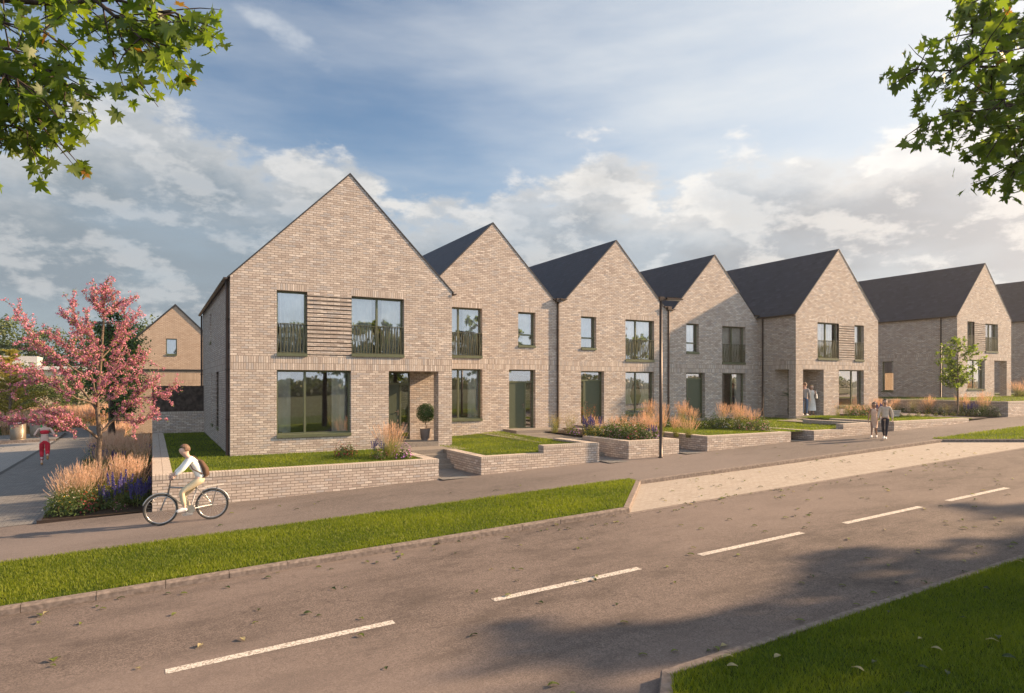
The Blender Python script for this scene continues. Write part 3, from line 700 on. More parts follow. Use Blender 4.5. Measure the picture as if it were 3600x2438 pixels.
# brick screen between the two tall windows of the flank
louvre(off1(lambda u, w, z: (2.16+w-.02, u, z)), (27.3, 1.5, 29.0, 3.6), H1, 15)
gutter(2.16-o1.x-.05, -.05, 12.85, 6.50-o1.z, H1); gutter(9.77-o1.x+.02, -.05, 3.3, 6.50-o1.z, H1, 1)
downpipe(2.16-.07-o1.x, .18, -.1, 5.58, H1, False, .05); downpipe(2.16-.07-o1.x, 12.5, -.1, 5.58, H1, False, .04)

H5, o5, _, off5 = house_wide('wide brick house with two people standing in its porch', 30.11, 37.35, 23.3, 34.0, 1.27, 6.92, 10.66,
    (31.89, 4.55, 33.71, 6.53), (33.71, 4.49, 35.12, 6.51), (35.12, 4.52, 36.0, 6.51), (33.72, 1.9, 35.99, 3.94), (30.69, 1.27, 32.41, 3.94), 'L', 3.96, rail_h=1.0, lwmull=.62)
gutter(30.11-o5.x-.05, -.05, 10, 6.86-o5.z, H5); downpipe(30.11-.08-o5.x, 2.1, 0, 5.55, H5, False)

H6, o6, _, off6 = house_wide('detached brick house behind the small green tree on the right', 47.2, 54.3, 24.0, 34.5, 2.15, 7.75, 11.5,
    (48.46, 5.45, 49.34, 7.41), (49.34, 5.42, 50.76, 7.4), (50.76, 5.42, 52.47, 7.36), (48.46, 2.8, 50.71, 4.80), (51.96, 2.15, 53.68, 4.80), 'R', 4.80,
    flankwins=[(28.3, 2.65, 29.2, 4.8)], lwmull=.5)
gutter(47.2-o6.x-.05, -.05, 10.4, 7.69-o6.z, H6); downpipe(47.2-.07-o6.x, 1.0, 0, 5.5, H6, False)
H7, o7, _, off7 = house_wide('farthest brick house, cut by the right edge of the picture', 64.0, 71.2, 24.0, 36.5, 2.9, 8.47, 12.2,
    (65.4, 6.1, 66.3, 8.1), (66.3, 6.1, 67.7, 8.1), (67.7, 6.1, 69.4, 8.1), (65.4, 3.5, 67.6, 5.5), (68.9, 2.9, 70.6, 5.5), 'R', 5.52, room_on=False)
gutter(64.0-o7.x-.05, -.05, 12, 8.4-o7.z, H7)

def house_narrow(label, x0, x1, Y, yb, zb, ze, zr, xm, SW, WU, LW, D, band, leaf, flat0, flat1, hs, upmull=.5, curt='straight'):
    H = empty('house', (xm, Y, zb), label, 'house', 'brick houses with pointed gables'); o = Vector(H.location)
    def off(f): return lambda u, w, z: tuple(Vector(f(u, w, z))-o)
    F = off(front(Y)); mb = MB(); zbb = zb-.5
    wallface(mb, F, x0, x1, zbb, ze, [SW+(.24,), WU+(.24,), LW+(.24,), D+(.24,)], [(x0, band, x1, band+.45), (SW[0], SW[3], SW[2], SW[3]+.225), (WU[0], WU[3], WU[2], WU[3]+.225)])
    for Yy in (Y, yb):
        mb.face([tuple(Vector(q)-o) for q in ((flat0, Yy, ze), (flat1, Yy, ze), (xm, Yy, zr))], 0, [(flat0, ze), (flat1, ze), (xm, zr)])
    for X in (x0, x1):
        mb.face([tuple(Vector(q)-o) for q in ((X, Y, zbb), (X, yb, zbb), (X, yb, ze), (X, Y, ze))], 0)
    mb.face([tuple(Vector(q)-o) for q in ((x0, yb, zbb), (x1, yb, zbb), (x1, yb, ze), (x0, yb, ze))], 0)
    mb.build('wall', [brick, soldier], H)
    roof(flat0-o.x, flat1-o.x, 0, yb-o.y, ze-o.z, zr-o.z, H, xm=xm-o.x)
    # valley gutter on each side
    for q0, q1 in ((flat1-.03, x1), (x0, flat0+.03)):
        g = MB(); g.box(q0-o.x, q1-o.x, -.14, yb-o.y, ze-o.z-.02, ze-o.z+.03); g.build('gutter', pipe_m, H)
    w = SW[2]-SW[0]
    frame(F, SW, H, trans=[(SW[0], SW[2], SW[1]+(SW[3]-SW[1])*.33)], curtains=[(SW[0]+w*.1, SW[2]-.07)])
    room(F, SW, H, 1.6)
    w = WU[2]-WU[0]
    frame(F, WU, H, mull=[WU[0]+w*upmull], curtains=[(WU[0]+.06, WU[0]+w*.46), (WU[2]-w*.42, WU[2]-.06)]); railing(F, WU[0], WU[2], WU[1]+.02, WU[1]+1.02, H); room(F, WU, H, 2.4)
    frame(F, LW, H, mull=[LW[0]+w*upmull], curtains=[(LW[0]+.08, LW[0]+w*.5), (LW[2]-w*.5, LW[2]-.06)] if curt == 'tied' else [(LW[2]-w*.3, LW[2]-.06)], drape=curt); room(F, LW, H, 2.6)
    door(F, D, H, leaf, D[1]+2.12, d=.20, hside=hs)
    return H, o
H2, o2 = house_narrow('narrow brick house with a door on its right, second from the left', 9.78, 16.66, 25.8, 35.5, .9, 7.08, 10.25, 13.23,
    (14.51, 4.89, 15.42, 6.41), (10.85, 4.35, 12.70, 6.45), (10.85, 1.62, 12.70, 3.79), (14.04, 1.12, 15.42, 3.79), 3.80, (14.09, 14.99), 10.06, 16.38, 1, .42)
H3, o3 = house_narrow('middle brick house with tied-back curtains behind the lamp post', 16.66, 23.40, 25.71, 35.4, 1.05, 7.1, 10.17, 20.0,
    (17.89, 4.86, 18.78, 6.37), (20.56, 4.34, 22.41, 6.35), (20.56, 1.65, 22.41, 3.76), (17.89, 1.20, 19.25, 3.76), 3.77, (18.2, 19.19), 17.0, 23.05, -1, .42, 'tied')
H4, o4 = house_narrow('narrow brick house half in the shadow of its neighbour', 23.40, 30.11, 25.8, 35.5, 1.2, 7.0, 10.11, 26.75,
    (24.68, 4.83, 25.58, 6.34), (27.3, 4.32, 29.11, 6.32), (27.3, 1.65, 29.11, 3.74), (24.68, 1.30, 26.03, 3.74), 3.75, (24.95, 25.97), 23.76, 29.8, -1, .5)
downpipe(16.60-o2.x, -.07, .1, 6.1, H2); downpipe(23.33-o3.x, -.07+.02, .1, 5.95, H3)

# the house behind the cherry tree
HB = empty('house', (1.39, 50, -.2), 'small orange brick house with one upper window behind the dark timber fence', 'house')
mb = MB(); F = lambda u, w, z: (u-1.39, w, z+.2)
wx0, wx1 = -2.35, 5.1
wallface(mb, F, wx0, wx1, -.6, 4.75, [(.87, 4.98-.6, 1.5, 4.6, .05)][:0], [])
p = [(wx0-1.39, 0, 4.95), (wx1-1.39, 0, 4.95), (0, 0, 8.67)]
# gable with its window: built from strips either side of the opening
wr = (.82, 5.15, 1.48, 6.22)
def rake(u): return 8.47-abs(u-1.39)*1.0
for (a, b) in ((wx0, wr[0]), (wr[2], wx1)):
    pts = [(a, 4.75), (b, 4.75), (b, rake(b)), (a, rake(a))]
    if a < 1.39 < b: pts = [(a, 4.75), (b, 4.75), (b, rake(b)), (1.39, 8.47), (a, rake(a))]
    mb.face([F(u, 0, z) for u, z in pts], 0, pts)
mb.face([F(u, 0, z) for u, z in ((wr[0], 4.75), (wr[2], 4.75), (wr[2], wr[1]), (wr[0], wr[1]))], 0)
pts = [(wr[0], wr[3]+.225), (wr[2], wr[3]+.225), (wr[2], rake(wr[2])), (1.39, 8.47), (wr[0], rake(wr[0]))]; mb.face([F(u, 0, z) for u, z in pts], 0, pts)
pts = [(wr[0], wr[3]), (wr[2], wr[3]), (wr[2], wr[3]+.225), (wr[0], wr[3]+.225)]; mb.face([F(u, 0, z) for u, z in pts], 1, [(u, z-wr[3]) for u, z in pts])
for X in (wx0, wx1):
    f = lambda u, w, z, X=X: (X-1.39, u, z+.2)
    wallface(mb, f, 0, 9, -.6, 4.75)
mb.face([F(u, 9, z) for u, z in ((wx0, -.6), (wx1, -.6), (wx1, 4.75), (wx0, 4.75))], 0); mb.face([F(u, 9, z) for u, z in ((wx0, 4.75), (wx1, 4.75), (1.39, 8.47))], 0)
mb.build('wall', [brick_far, soldier_far], HB)
roof(wx0-1.39, wx1-1.39, 0, 9, 4.75+.2, 8.47+.2, HB, .06, .09)
f = frame(F, wr, HB, d=.06, curtains=[(wr[0]+.05, wr[2]-.05)])
e = MB(); e.box(-2.75, 3.7, -2.5, -.004, -.5, 3.45, 0); e.box(-2.75, 3.7, -2.503, -.02, 3.45, 4.2, 1); e.build('garage', [brick_far, soldier_far], HB)
e = MB(); e.box(-2.8, 3.75, -2.56, -.006, 4.2, 4.3); e.build('flat_roof', roof_edge, HB)
# timber fence on its low brick wall
FE = empty('timber_fence', (1.08, 34.4, .9), 'tall dark timber board fence standing on a low brick wall', 'fence'); rnd = random.Random(3)
w = MB(); w.box(-1.08, 1.08, 0, .3, -1.2, .84); w.build('base_wall', brick, FE); w = MB(); w.box(-1.09, 1.085, -.01, .31, .84, .95, 0); w.build('coping', coping_m, FE)
b = MB(); x = -1.08
while x < 1.06:
    ww = min(.14, 1.08-x); b.box(x+.007, x+ww-.007, .10+rnd.uniform(0, .012), .13+.012, .955, 2.16+rnd.uniform(-.008, .008)); x += ww
b.box(-1.08, 1.08, .15, .17, .955, 2.14); b.build('boards', timber, FE)
# white low building beyond the meadow
WB = empty('flat_roofed_building', (-13, 76, -.4), 'low cream flat-roofed building far behind the pink tree', 'building')
cream = simple('cream_render', (.62, .50, .38), .9, 0, .08, 1)
m = MB(); m.box(-8, 9, 0, 9, -.5, 4.9); m.build('wall', cream, WB)
m = MB(); m.box(-8.2, 9.2, -.3, 9.2, 4.9, 5.25); m.build('flat_roof', simple('white_fascia', (.6, .6, .58), .7), WB)
m = MB(); m.box(-.5, 3.4, .5, 4, 5.25, 6.2); m.build('roof_plant', simple('grey_cladding', (.42, .40, .38), .6), WB)
for x in (-4.5, -1, 2.5, 6):
    m = MB(); m.box(x-.7, x+.7, -.03, .0, 1.2, 3.4); m.build('window', simple('dark_glass', (.04, .05, .055), .15), WB)

# ================================================================== street furniture
def lamp_post(x, y, z, label, arm=(1, -.12), h=5.62):
    e = empty('street_lamp', (x, y, z), label, 'street lamp', 'brown street lamps')
    m = MB(); m.tube([(0, 0, -.1), (0, 0, .9), (0, 0, h-.05)], [.062, .06, .05], 10); m.tube([(0, 0, -.02), (0, 0, .03)], .1, 10); m.build('pole', pipe_m, e)
    a = Vector((arm[0], arm[1], 0)).normalized(); b = Vector((-a.y, a.x, 0))
    def g(u, w, z): return tuple(a*u+b*w+Vector((0, 0, z)))
    m = MB(); m.box(-.06, .12, -.055, .055, h-.12, h+.03, 0, g); m.box(.1, .2, -.04, .04, h-.07, h-.01, 0, g)
    m.build('arm', pipe_m, e)
    hd = MB()
    hd.box(.18, .85, -.14, .14, h-.065, h-.02, 0, g)
    for k in range(9): hd.box(.24+k*.062, .255+k*.062, -.13, .13, h-.02, h+.015, 0, g)
    ho = hd.build('lamp_head', pipe_m, e, bevel=.01)
    d = MB(); d.box(.3, .8, -.1, .1, h-.078, h-.066, 0, g); d.build('diffuser', simple('lamp_diffuser', (.5, .5, .48), .3), ho)
    return e
lamp_post(15.64, 17.60, zg(15.6), 'dark brown lamp post on the footpath in front of the middle house')
lamp_post(-1.75, 36.0, zg(-1.7), 'dark lamp post rising behind the pink tree', (-1, -.15), 6.1)
def text_part(body, size, loc, rot, mat, parent, name='lettering'):
    cu = bpy.data.curves.new(name, 'FONT'); cu.body = body; cu.size = size; cu.extrude = .002; cu.align_x = 'LEFT'; cu.align_y = 'CENTER'
    tmp = bpy.data.objects.new(name, cu); COL.objects.link(tmp); me = bpy.data.meshes.new_from_object(tmp); bpy.data.objects.remove(tmp)
    me.materials.clear(); me.materials.append(mat)
    o = bpy.data.objects.new(name, me); COL.objects.link(o); o.location = loc; o.rotation_euler = rot; o.parent = parent
    return o
white_m = simple('white_lettering', (.85, .85, .82), .6); green_m = simple('green_strip', (.02, .38, .09), .5)
def litter_bin(x, y, label, word, strip):
    e = empty('litter_bin', (x, y, zg(x)+.10), label, 'litter bin', 'steel recycling bins')
    m = MB(); m.loft([(0, 0, 0, .37, .37), (0, 0, .04, .385, .385), (0, 0, .95, .385, .385)], 28); m.build('body', metal_l, e)
    m = MB(); m.loft([(0, 0, .95, .40, .40), (0, 0, .99, .42, .42), (0, 0, 1.01, .40, .40), (0, 0, 1.015, .15, .15)], 28); m.loft([(.05, 0, 1.015, .09, .05), (.05, 0, 1.05, .08, .04)], 10); m.build('lid', simple('bin_lid', (.30, .31, .31), .35, .8), e)
    ang = R(-52); ca, sa = math.cos(ang), math.sin(ang)
    if strip:
        s = MB(); n = 4
        for k in range(n):
            a0, a1 = ang-.14+.28*k/n, ang-.14+.28*(k+1)/n
            s.face([(.389*math.cos(a0), .389*math.sin(a0), .03), (.389*math.cos(a1), .389*math.sin(a1), .03), (.389*math.cos(a1), .389*math.sin(a1), .94), (.389*math.cos(a0), .389*math.sin(a0), .94)])
        s.build('strip', green_m, e)
    r = .393
    text_part(word, .105, (r*ca, r*sa, .12), (R(90), R(-90), ang+R(90)), white_m, e)
    return e
litter_bin(-6.95, 48.0, 'brushed steel bin lettered Paper and Cardboard, the left one of the pair', 'Paper and Cardboard', False)
litter_bin(-6.25, 49.9, 'brushed steel bin with a green strip, just behind the other bin', 'Plastic', True)
# ================================================================== growing things
def quad_cloud(name, C, Nn, size, mat, rng, parent=None, aspect=1.0, jit=.35, tri=False, shade=None):
    """small two-sided leaf faces: centres C (n,3), rough normals Nn (n,3)"""
    n = len(C); size = np.broadcast_to(size, n)*rng.uniform(1-jit, 1+jit, n)
    Nn = Nn+rng.normal(0, .55, (n, 3)); Nn /= np.linalg.norm(Nn, axis=1)[:, None]+1e-9
    t = rng.normal(0, 1, (n, 3)); U = np.cross(Nn, t); U /= np.linalg.norm(U, axis=1)[:, None]+1e-9; Vv = np.cross(Nn, U)
    a = (size*.5)[:, None]; b = a*aspect
    P = np.stack([C-U*a, C-Vv*b*.9+Nn*a*.12, C+U*a, C+Vv*b*.9+Nn*a*.12], 1).reshape(-1, 3)
    F = np.arange(4*n).reshape(n, 4)
    uv = np.repeat(np.stack([rng.uniform(0, 1, n) if shade is None else np.clip(shade+rng.normal(0, .15, n), 0, 1), rng.uniform(0, 1, n)], 1), 4, 0)
    return fast_mesh(name, P, F, mat, parent, uv)
def star_cloud(name, C, Nn, size, mat, rng, parent=None, k=5, inner=.42, cup=.25, jit=.3, nj=.5):
    """flowers, blossom or maple leaves: k-pointed little faces as a fan"""
    n = len(C); size = np.broadcast_to(size, n)*rng.uniform(1-jit, 1+jit, n)
    Nn = Nn+rng.normal(0, nj, (n, 3)); Nn /= np.linalg.norm(Nn, axis=1)[:, None]+1e-9
    t = rng.normal(0, 1, (n, 3)); U = np.cross(Nn, t); U /= np.linalg.norm(U, axis=1)[:, None]+1e-9; Vv = np.cross(Nn, U)
    m = 2*k; P = np.zeros((n, m+1, 3)); P[:, 0] = C
    for i in range(m):
        a = 2*math.pi*i/m; r = 1.0 if i % 2 == 0 else inner
        P[:, i+1] = C+(U*math.cos(a)+Vv*math.sin(a))*(size*.5*r)[:, None]+Nn*(size*.5*cup*r)[:, None]
    F = np.zeros((n, k, 4), int); base = (np.arange(n)*(m+1))[:, None]
    for i in range(k):
        F[:, i] = base+np.array([0, 1+(2*i-1) % m, 1+2*i, 1+(2*i+1) % m])
    uv = np.repeat(np.stack([rng.uniform(0, 1, n), rng.uniform(0, 1, n)], 1), m+1, 0)
    return fast_mesh(name, P.reshape(-1, 3), F.reshape(-1, 4), mat, parent, uv)
def blades(name, base, tip, width, mat, rng, parent=None, bend=.25, segs=2):
    """thin curved blades from base (n,3) to tip (n,3)"""
    n = len(base); d = tip-base; side = np.cross(d, rng.normal(0, 1, (n, 3))); side /= np.linalg.norm(side, axis=1)[:, None]+1e-9
    width = np.broadcast_to(width, n)[:, None]
    out = d.copy(); out[:, 2] = 0; P = []
    for i in range(segs+1):
        u = i/segs; c = base+d*u; c = c-out*(bend*math.sin(math.pi*u))
        w = width*(1-u*.9)
        P += [c-side*w/2, c+side*w/2]
    P = np.stack(P, 1); k = 2*(segs+1)
    F = np.zeros((n, segs, 4), int); b = (np.arange(n)*k)[:, None]
    for i in range(segs): F[:, i] = b+np.array([2*i, 2*i+1, 2*i+3, 2*i+2])
    uv = np.repeat(np.stack([rng.uniform(0, 1, n), rng.uniform(0, 1, n)], 1), k, 0)
    return fast_mesh(name, P.reshape(-1, 3), F.reshape(-1, 4), mat, parent, uv)
def grassfield(name, label, poly, zf, dens, h, w, seed=1, mat=None):
    rng = np.random.default_rng(seed); xs = [p[0] for p in poly]; ys = [p[1] for p in poly]
    A = (max(xs)-min(xs))*(max(ys)-min(ys)); n = int(A*dens)
    X = rng.uniform(min(xs), max(xs), n); Y = rng.uniform(min(ys), max(ys), n)
    ins = np.zeros(n, bool); j = len(poly)-1
    for i in range(len(poly)):
        xi, yi = poly[i][:2]; xj, yj = poly[j][:2]
        if yi != yj:
            c = ((yi > Y) != (yj > Y)) & (X < (xj-xi)*(Y-yi)/(yj-yi)+xi); ins ^= c
        j = i
    X, Y = X[ins], Y[ins]; n = len(X); Z = zf(X, Y)
    ph = np.sin(X*1.9+np.sin(Y*1.3)*2)+np.sin(Y*2.7+X*.6)
    hh = h*rng.uniform(.55, 1.25, n)*(1+.12*ph)
    a = rng.uniform(0, 2*math.pi, n); ln = hh*rng.uniform(.15, .9, n)
    base = np.stack([X, Y, Z], 1); tip = base+np.stack([np.cos(a)*ln, np.sin(a)*ln, hh], 1)
    sa = rng.uniform(0, 2*math.pi, n); sd = np.stack([np.cos(sa), np.sin(sa), sa*0], 1)*(w*rng.uniform(.7, 1.3, n))[:, None]/2
    mid = base+(tip-base)*.55; mid[:, 2] += hh*.12
    P = np.stack([base-sd, base+sd, mid+sd*.7, mid-sd*.7, tip+sd*.1, tip-sd*.1], 1).reshape(-1, 3)
    b = (np.arange(n)*6)[:, None, None]; F = (b+np.array([[0, 1, 2, 3], [3, 2, 4, 5]])).reshape(-1, 4)
    col = np.clip(.42+.16*ph+rng.normal(0, .26, n), 0, 1)
    uv = np.repeat(np.stack([col, col], 1), 6, 0)
    return tag(fast_mesh(name, P, F, mat or grass_m, None, uv), label, 'grass', kind='stuff')
zgv = lambda X, Y: SL*np.clip(X, -45, 62)
grassfield('verge_grass', 'mown green grass on the long verge between road and footpath', [(-3.6, YF+.13), (9.36, YF+.13), (11.93, 14.45), (11.95, 14.8), (-3.6, 14.8)], zgv, 2300, .046, .0085, 1)
grassfield('verge_grass', 'grass on the far verge to the right of the parking bay', [(27.2, 14.8), (27.2, 14.4), (29.8, YF+.13), (42, YF+.13), (42, 14.8)], zgv, 380, .065, .014, 2)
grassfield('verge_grass', 'grass of the near verge beyond the corner of the picture', [(3.2, 2.9), (8, 2.9), (13.5, YN-.13), (30, YN-.13), (24, -2), (3.2, -2)], zgv, 520, .06, .014, 4)
grassfield('verge_grass', 'shaded grass on the near verge in the bottom right corner', [(2.9, 3.2), (4.65, YN-.13), (13.5, YN-.13), (8, 2.9)], zgv, 4200, .052, .0065, 3)
def plane_z(pts):
    A = np.array([[p[0], p[1], 1] for p in pts]); z = np.array([p[2] for p in pts]); c = np.linalg.lstsq(A, z, rcond=None)[0]
    return lambda X, Y: c[0]*X+c[1]*Y+c[2]
for k, pts in enumerate(lawns):
    if k == 1: d, h = 350, .04
    elif k < 5: d, h = 650, .042
    else: d, h = 320, .05
    poly = pts
    if k == len(lawns)-1: poly = [(39.9, 18, 2.2), (58, 18, 2.3), (58, 28, 2.3), (46, 28, 2.2)]; d = 60
    grassfield('lawn_grass', ['grass of the first front lawn, between the long wall and the largest house', 'deeply shaded grass along the side of the largest house', 'sunny grass of the second front lawn', 'grass at the raised corner of the second lawn', 'grass of the fourth garden beside the flower hedge', 'grass in front of the house with the porch couple', 'grass next to the fifth garden wall', 'grass at the raised corner of the fifth garden', 'grass of the sixth garden with yellow flowers', 'grass on the terrace of the detached house'][min(k, 9)], poly, plane_z(pts), d, h, .011 if k < 5 else .018, 10+k)

# ---- plant prototypes: each an Empty with parts, copied for every plant
def rnd_disc(rng, n, r): 
    a = rng.uniform(0, 2*math.pi, n); q = r*np.sqrt(rng.uniform(0, 1, n)); return np.stack([np.cos(a)*q, np.sin(a)*q, np.zeros(n)], 1)
def proto_plume(seed, h=1.05, n=75, spread=.5):
    rng = np.random.default_rng(seed); e = empty('feather_reed_tuft', (0, 0, 0), 'x', 'garden plant')
    b = rnd_disc(rng, n, .13); dirn = rnd_disc(rng, n, 1.0); hh = h*rng.uniform(.7, 1.08, n)
    tip = b+dirn*spread*.8+np.array([0, 0, 1])*hh[:, None]; tip[:, 2] -= .12*np.linalg.norm(dirn, axis=1)
    blades('stems', b, tip, .007, straw_g, rng, e, .15)
    gb = rnd_disc(rng, 90, .14); gt = gb+rnd_disc(rng, 90, .48)+np.array([0, 0, .5])*rng.uniform(.5, 1.2, 90)[:, None]
    blades('blades', gb, gt, .012, straw_g, rng, e, .3)
    # plume: a spindle of many small bristles round the top of each stem
    C = []; D = []
    ax = (tip-b); ax /= np.linalg.norm(ax, axis=1)[:, None]
    for i in range(16):
        u = i/15.; s = math.sin(math.pi*min(1, u*.85+.12))
        C.append(tip-ax*(.34*(1-u))[None, None].reshape(1, 1) if False else tip-ax*(.34*(1-u))); D.append(s)
    base = np.concatenate(C); s = np.repeat(np.array(D), n); axr = np.tile(ax, (16, 1))
    tp = base+axr*.055+rng.normal(0, .020, base.shape)*s[:, None]
    blades('plumes', base, tp, .009, plume_m, rng, e, 0, 1)
    return e
def proto_spike(seed, n=9, h=.75, col=None, name='salvia'):
    rng = np.random.default_rng(seed); e = empty(name, (0, 0, 0), 'x', 'flowering plant')
    b = rnd_disc(rng, n, .16); tip = b*1.7+np.array([0, 0, 1])*(h*rng.uniform(.75, 1.1, n))[:, None]
    blades('stems', b, tip, .012, straw_g, rng, e, .05)
    lb = rnd_disc(rng, 120, .2); quad_cloud('leaves', lb+np.array([0, 0, 1])*rng.uniform(.03, .36, 120)[:, None]*1.0, lb*3+np.array([0, 0, .6]), .085, shrub_leaf, rng, e, .4)
    C = []; NN = []
    for i in range(n):
        m = 90; u = rng.uniform(0, 1, m); a = rng.uniform(0, 2*math.pi, m); r = .032*(1-u*.65)
        ax = tip[i]-b[i]; p = tip[i]-ax/np.linalg.norm(ax)*(.30*(1-u))[:, None]
        o = np.stack([np.cos(a), np.sin(a), a*0], 1); C.append(p+o*r[:, None]); NN.append(o*2)
    quad_cloud('flower_spikes', np.concatenate(C), np.concatenate(NN), .026, col or f_purple, rng, e)
    return e
def proto_shrub(seed, r=.42, h=.55, fl=(), nleaf=520, leaf=.06, name='flowering_shrub', lm=None):
    rng = np.random.default_rng(seed); e = empty(name, (0, 0, 0), 'x', 'shrub')
    d = rng.normal(0, 1, (nleaf, 3)); d[:, 2] = np.abs(d[:, 2]); d /= np.linalg.norm(d, axis=1)[:, None]
    lump = 1+.22*np.sin(d[:, 0]*5+seed)+.18*np.sin(d[:, 1]*6+seed*2)
    rad = rng.uniform(.35, 1, nleaf)**.5*lump
    C = d*rad[:, None]*np.array([r, r, h]); C[:, 2] += .02
    quad_cloud('foliage', C, d*1.4+np.array([0, 0, .3]), leaf, lm or shrub_leaf, rng, e, .62)
    st = rnd_disc(rng, 14, .08); blades('stems', st, st*4+np.array([0, 0, h*.6]), .012, bark_d, rng, e)
    for (m, cnt, sz) in fl:
        d = rng.normal(0, 1, (cnt, 3)); d[:, 2] = np.abs(d[:, 2])+.1; d /= np.linalg.norm(d, axis=1)[:, None]
        lump = 1+.22*np.sin(d[:, 0]*5+seed)+.18*np.sin(d[:, 1]*6+seed*2)
        star_cloud('flowers', d*(lump*1.02)[:, None]*np.array([r, r, h])+rng.normal(0, .012, (cnt, 3)), d*2, sz, m, rng, e)
    return e
def proto_wisp(seed, h=.85, n=70, name='wispy_plant_tuft', dots=None):
    rng = np.random.default_rng(seed); e = empty(name, (0, 0, 0), 'x', 'garden plant')
    b = rnd_disc(rng, n, .12); tip = b+rnd_disc(rng, n, .38)+np.array([0, 0, 1])*(h*rng.uniform(.55, 1.1, n))[:, None]
    blades('stems', b, tip, .008, straw_g, rng, e, .2)
    m = n*4; k = rng.integers(0, n, m); C = b[k]+(tip-b)[k]*rng.uniform(.6, 1.03, m)[:, None]+rng.normal(0, .03, (m, 3))
    star_cloud('seed_heads', C, rng.normal(0, 1, (m, 3)), .022, dots or mead_m, rng, e, 4)
    return e
P_ = dict(plume=[proto_plume(1), proto_plume(2, .95, 60, .62), proto_plume(3, 1.15, 85, .42)],
          spike=[proto_spike(4), proto_spike(5, 12, .65)],
          pink=[proto_shrub(6, fl=((f_pink, 42, .055), (f_white, 16, .045)))], white=[proto_shrub(7, fl=((f_white, 70, .045), (f_pink, 10, .045)))],
          mauve=[proto_shrub(8, .3, .4, fl=((f_mauve, 55, .07),), nleaf=300)], yellow=[proto_shrub(9, .32, .42, fl=((f_yellow, 60, .05),), nleaf=320)],
          red=[proto_shrub(10, .3, .42, fl=((f_red, 60, .055), (f_orange, 8, .04)), nleaf=320)], orange=[proto_shrub(11, .3, .45, fl=((f_orange, 60, .045),), nleaf=280)],
          wisp=[proto_wisp(12), proto_wisp(13, .7, 60, dots=f_yellow), proto_wisp(14, 1.0, 60, dots=f_orange)],
          green=[proto_shrub(15, .45, .6, nleaf=620, name='green_shrub')])
KN = dict(plume=('feathery tan grass', 'tufts of feathery tan grass'), spike=('violet-spiked salvia', 'clumps of violet-spiked salvia'), pink=('leafy shrub with pink flowers', 'pink-flowered shrubs'),
          white=('leafy shrub with small white flowers', 'white-flowered shrubs'), mauve=('low plant with large mauve flowers', 'mauve-flowered plants'), yellow=('low plant with yellow flowers', 'yellow-flowered plants'),
          red=('low plant with dark red flower heads', 'red-flowered plants'), orange=('plant with small orange flowers', 'orange-flowered plants'), wisp=('wispy thin-stemmed grass', 'wisps of thin grass'), green=('plain dark green shrub', 'plain green shrubs'))
prng = random.Random(77)
def plant(kind, x, y, z, where, s=1.0, var=None):
    src = P_[kind][var if var is not None else prng.randrange(len(P_[kind]))]
    k = s*prng.uniform(.9, 1.12)
    return spawn(src, (x, y, z), KN[kind][0]+' '+where, KN[kind][1]+' '+where, prng.uniform(0, 6.28), k)
# bed at the end of the first wall
w = 'in the corner bed by the first porch'
for k, x, y, s in (('plume', 6.45, 19.9, 1.18), ('plume', 6.8, 20.3, 1.1), ('spike', 6.1, 19.7, .85), ('red', 5.25, 20.6, .85), ('red', 5.55, 20.9, .9), ('pink', 6.05, 19.5, .62), ('mauve', 6.75, 19.2, .95), ('mauve', 7.0, 19.5, .7), ('wisp', 6.45, 19.15, .6)):
    plant(k, x, y, .85, w, s)
# bed between plots 2 and 3
w = 'in the long flower bed behind the lamp post'
lst = []
for i in range(9): lst.append(('plume', 15.9+i*.27+prng.uniform(-.1, .1), 22.2-i*.42+prng.uniform(-.2, .2), prng.uniform(.68, .88)))
for i in range(4): lst.append(('plume', 16.7+.1*i, 19.2+i*.35, .72))
lst += [('wisp', 14.9, 23.4, 1.0), ('wisp', 15.3, 23.9, 1.0), ('wisp', 15.1, 22.6, .9), ('wisp', 15.7, 23.2, 1.0), ('wisp', 16.2, 22.8, 1.1), ('spike', 15.35, 21.6, 1.15), ('spike', 15.5, 21.3, 1.05), ('spike', 16.3, 18.8, .85), ('mauve', 14.95, 22.0, .9), ('yellow', 15.15, 20.6, .95), ('yellow', 15.0, 20.9, .8),
        ('pink', 15.5, 20.2, 1.0), ('white', 15.7, 20.7, 1.05), ('pink', 15.4, 19.6, .95), ('mauve', 15.6, 19.9, .8), ('white', 15.9, 20.0, 1.1), ('green', 15.3, 19.9, .9), ('pink', 15.6, 19.1, .95), ('green', 15.2, 19.0, .8), ('white', 16.1, 19.3, 1.0), ('red', 15.3, 18.75, .8), ('pink', 15.8, 18.75, .85), ('mauve', 16.35, 18.7, .95), ('mauve', 16.1, 20.9, .9), ('green', 16.0, 18.95, .9), ('mauve', 15.25, 19.3, .7)]
for k, x, y, s in lst: plant(k, x, y, 1.08, w, s)
